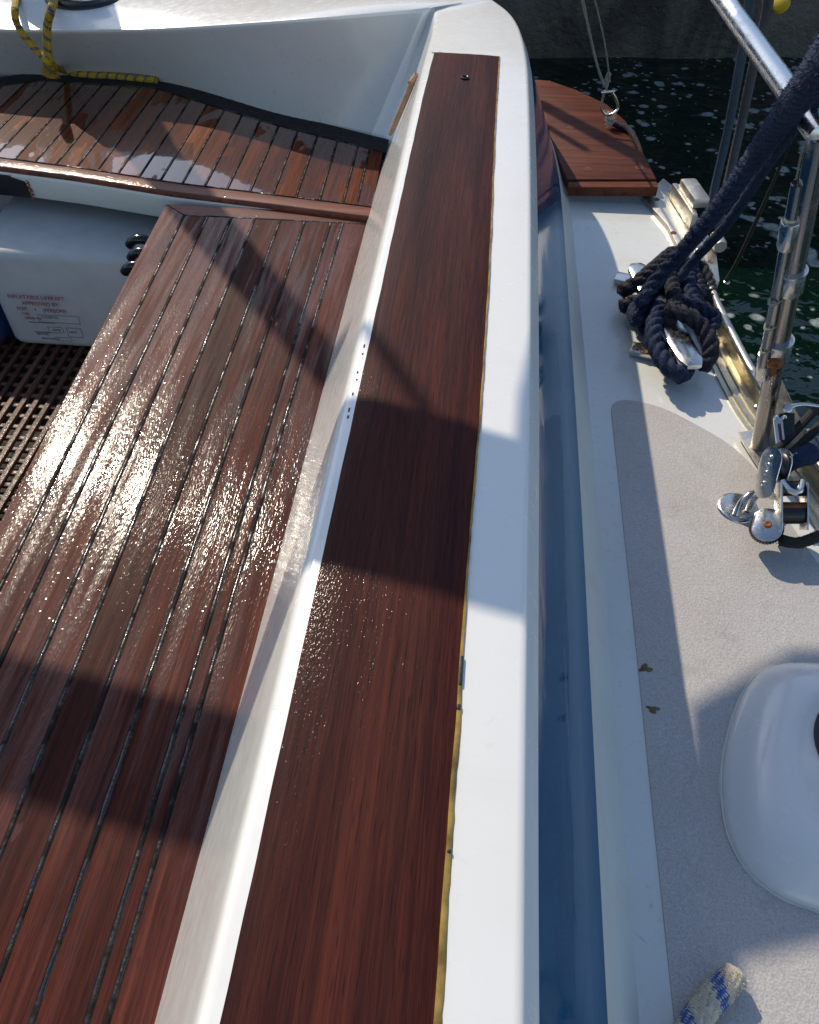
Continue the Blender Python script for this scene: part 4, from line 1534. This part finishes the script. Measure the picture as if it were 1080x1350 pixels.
# printed label: two-colour lettering just proud of the front
fp0 = un_y(5, 388, rY-.001); fp1 = un_y(84, 397, rY-.001)
print_red = plain('red_label_print', (.30, .05, .06), .6)
print_grey = plain('grey_label_print', (.12, .12, .16), .6)
lab_w = .155
ux = Vector((1, 0, 0)); uz = Vector((0, 0, 1))
def text(s, x, z, size, mat, name='printed_text'):
    cu_ = bpy.data.curves.new('t', 'FONT'); cu_.body = s; cu_.size = size; cu_.extrude = .0003
    to = bpy.data.objects.new('t', cu_); COL.objects.link(to)
    dg = bpy.context.evaluated_depsgraph_get()
    me = bpy.data.meshes.new_from_object(to.evaluated_get(dg))
    COL.objects.unlink(to); bpy.data.objects.remove(to)
    me.transform(Matrix.Rotation(math.pi/2, 4, 'X'))
    me.transform(Matrix.Translation((x, rY-.0008, z)))
    me.materials.clear(); me.materials.append(mat)
    return link(name, me, raft)
lx, lz = fp0.x+.008, fp0.z-.012
dx_ = .07/(zt_-zb_)
text('INFLATABLE LIFERAFT', lx, lz, .0175, print_red)
text('APPROVED BY', lx+.036, lz-.021, .0175, print_red)
text('FOR', lx+.014, lz-.040, .0165, print_red)
text('4', lx+.066, lz-.040, .015, print_grey)
text('(PERSON)', lx+.092, lz-.042, .0165, print_red)
text('TYPE', lx+.022, lz-.056, .011, print_red)
text('COASTAL', lx+.080, lz-.064, .012, print_grey)
text('SERIAL No.', lx+.028, lz-.070, .011, print_red)
text('DATE', lx+.100, lz-.108, .010, print_red)
text('SERVICED', lx+.045, lz-.124, .009, print_grey)
text('NEXT', lx+.150, lz-.112, .010, print_red)
text('REPACKED AT', lx+.055, lz-.140, .009, print_grey)
b = MB()
def frame_(x0, z0, w_, h_, t=.0009):
    for (cx, cz, a, c) in ((x0+w_/2, z0, w_, t), (x0+w_/2, z0-h_, w_, t), (x0, z0-h_/2, t, h_), (x0+w_, z0-h_/2, t, h_)):
        b.box((cx, rY-.0008, cz), a, .0006, c)
frame_(lx+.070, lz-.052, .125, .026); frame_(lx+.088, lz-.094, .045, .020); frame_(lx+.145, lz-.094, .045, .032)
frame_(lx+.040, lz-.114, .05, .001); frame_(lx+.035, lz-.080, .08, .001); frame_(lx+.100, lz-.130, .05, .012)
b.build('label_box', print_grey, raft, smooth=False)
b = MB()
for px, py, ln in ((178, 315, .05), (180, 332, .055), (172, 350, .03)):
    c = un(px, py, -.39)
    b.tube([c+Vector((-.02, 0, -.02)), c+Vector((0, -.005, .0)), c+Vector((.03, -.003, .0)), c+Vector((.05, 0, -.02))], .013, n=14)
b.build('black_strap', plain('wet_black_webbing', (.01, .011, .013), .18), raft)
# blue and black bag beside the raft
sb = un(-12, 430, -.70)
b = MB()
b.box(sb+Vector((-.03, .05, .0)), .10, .20, .20, (1, -.2, 0), (.2, 1, 0), bev=.035)
o = b.build('stowed_bag', plain('blue_bag', (.02, .05, .16), .6), origin=(sb.x-.03, sb.y+.05, sb.z-.1)); tag(o, 'dark blue bag stowed left of the liferaft canister', 'bag')

# ------------------------------------------------------------------ wooden clip and rope end
c0 = un(546, 103, -.03); c1 = un(516, 172, -.155)
# keep it lying on the inner face of the coaming
def face_at(y, z):
    t = max(0, min(1, (0-z)/.32)); return -.178-.121*t
c0 = Vector((face_at(0, -.02)-.006, 2.30, -.02)); c1 = Vector((face_at(0, -.17)-.012, 2.17, -.20))
p0 = un(545, 104, -.035); p1 = un(516, 174, -.16)
b = MB()
w_ = Vector((.006, .014, .006))
b.tube([p0+w_, p0.lerp(p1, .3)+w_*1.5, p0.lerp(p1, .8)+w_*1.3, p1+w_*.5, p1-w_*.4, p0.lerp(p1, .8)-w_*.5, p0.lerp(p1, .3)-w_*.3, p0-w_*.2], .0055, n=10, dens=.006)
b.tube([p0+w_, p0-w_], [.006, .008], n=10, fuzz=40, fuzzlen=.006)
o = b.build('cord_loop', rope_mat('tan_cord', (.55, .36, .22)), origin=tuple(p1)); tag(o, 'small tan cord loop hanging at the aft end of the coaming', 'cord')

rp = [U(862, 1445, -.385), U(893, 1390, -.385), U(916, 1347, -.385), U(945, 1311, -.384), U(964, 1291, -.382), U(971, 1283, -.381)]
b = MB()
b.tube(rp, [.0160, .0165, .0165, .0170, .0175, .0150], n=40, strands=12, lay=-.022, amp=.09, jit=.05, fuzz=2200, fuzzlen=.0045, dens=.002)
o = b.build('rope_end', M['cream'], origin=tuple(rp[0]), angle=0); tag(o, 'cream rope end with blue flecks lying on the grey deck', 'rope')

# ------------------------------------------------------------------ unseen shapes added overhead to throw the shadows
T = 1.2  # added strip, outline shaped to cast the band over seat, coaming and deck
up = [(-2.6, 2.25), (-1.76, 2.116), (-1.38, 2.05), (-1.03, 2.10), (-.783, 2.03), (-.776, 2.29), (-.60, 2.42), (-.1, 2.5)]
lo = [(-2.6, 2.02), (-1.66, 1.90), (-1.39, 1.858), (-1.03, 1.786), (-.783, 1.735), (-.777, 1.92), (-.60, 1.98), (-.1, 1.93)]
def at_x(P, x):
    for (a, ya), (c, yc) in zip(P, P[1:]):
        if a <= x <= c: return ya+(yc-ya)*(x-a)/(c-a)
    return P[-1][1]
b = MB(); vs = []; fs = []
XS_ = sorted(set([-2.6+2.5*k/190 for k in range(191)]+[p[0] for p in up+lo]))
NX = len(XS_)
for x in XS_:
    yl, yu = at_x(lo, x), at_x(up, x)
    vs += [(x, yl, T), (x, (yl+yu)/2, T+.03), (x, yu, T), (x, (yl+yu)/2, T-.03)]
for k in range(NX-1):
    for q in range(4): fs.append((k*4+q, k*4+(q+1) % 4, k*4+4+(q+1) % 4, k*4+4+q))
fs += [(0, 1, 2, 3), (4*NX-4, 4*NX-1, 4*NX-2, 4*NX-3)]
b.add(vs, fs)
o = b.build('band_shadow_caster', M['caster_mat'], origin=(-1.2, 2, T), smooth=False); tag(o, 'unseen dark blue strip added above the cockpit to cast the shadow band', 'shadow caster')
base = Vector((-.80, 2.0, ZS))+Vector((-.72, 1, 1))*1.45  # added pole, widened low so its shadow broadens on the aft seat
b = MB(); b.lathe((base.x+.03, base.y, -.4), (0, 0, 1), [(0, .15), (.95, .14), (1.12, .10), (1.3, .072), (1.6, .066), (2.2, .045), (2.45, .012)], 24)
o = b.build('pole_shadow_caster', M['alu'], origin=(base.x, base.y, -.4)); tag(o, 'unseen tapered pole added behind the aft seat to cast the diagonal shadow', 'pole')

A_ = un(488, 440, 0)+Vector((-.72, 1, 1))*1.9  # added tube, placed to cast the thin diagonal shadow on the coaming
B_ = un(585, 575, 0)+Vector((-.72, 1, 1))*2.3
b = MB(); b.tube([A_+(A_-B_)*.1, B_, B_+(B_-A_)*.2], .012, n=12, smooth=False)
o = b.build('thin_shadow_caster', M['alu'], origin=tuple(A_)); tag(o, 'unseen slim tube added high above the stern to cast a thin shadow', 'strut')

# unseen tubes added to throw shadow bands across the quarter board
for (x0, y0, x1, y1, r_) in ((712, 136, 880, 226, .030), (712, 160, 772, 196, .014)):
    a_ = un(x0, y0, -.35)+Vector((-.72, 1, 1))*1.25
    c_ = un(x1, y1, -.35)+Vector((-.72, 1, 1))*1.25
    b = MB(); b.tube([a_, c_], r_, n=16, smooth=False)
    b.build('quarter_shadow_caster', M['steelb'], boat)
# dirt line and screws round the moulded pad
b = MB()
b.tube([(cen.x+(p.x-cen.x)*1.004, cen.y+(p.y-cen.y)*1.004, dz(p.x)+.0022) for p in ol[:-1]]+[(ol[0].x, ol[0].y, dz(ol[0].x)+.002)], .0022, n=6, jit=.5, smooth=False)
b.build('sealant_line', M['curb'], pad)

# groups of repeats
for o in bpy.data.objects:
    n = o.name.split('.')[0]
    if n == 'control_line': o['group'] = 'control lines led off to the right'
    elif n == 'hanging_rope': o['group'] = 'ropes hanging outside the rail'
    elif n in ('upright_block', 'round_block'): o['group'] = 'pulley blocks by the eye pad'
    elif n in ('grey_cord', 'thin_grey_cord'): o['group'] = 'grey cords above the shackle'
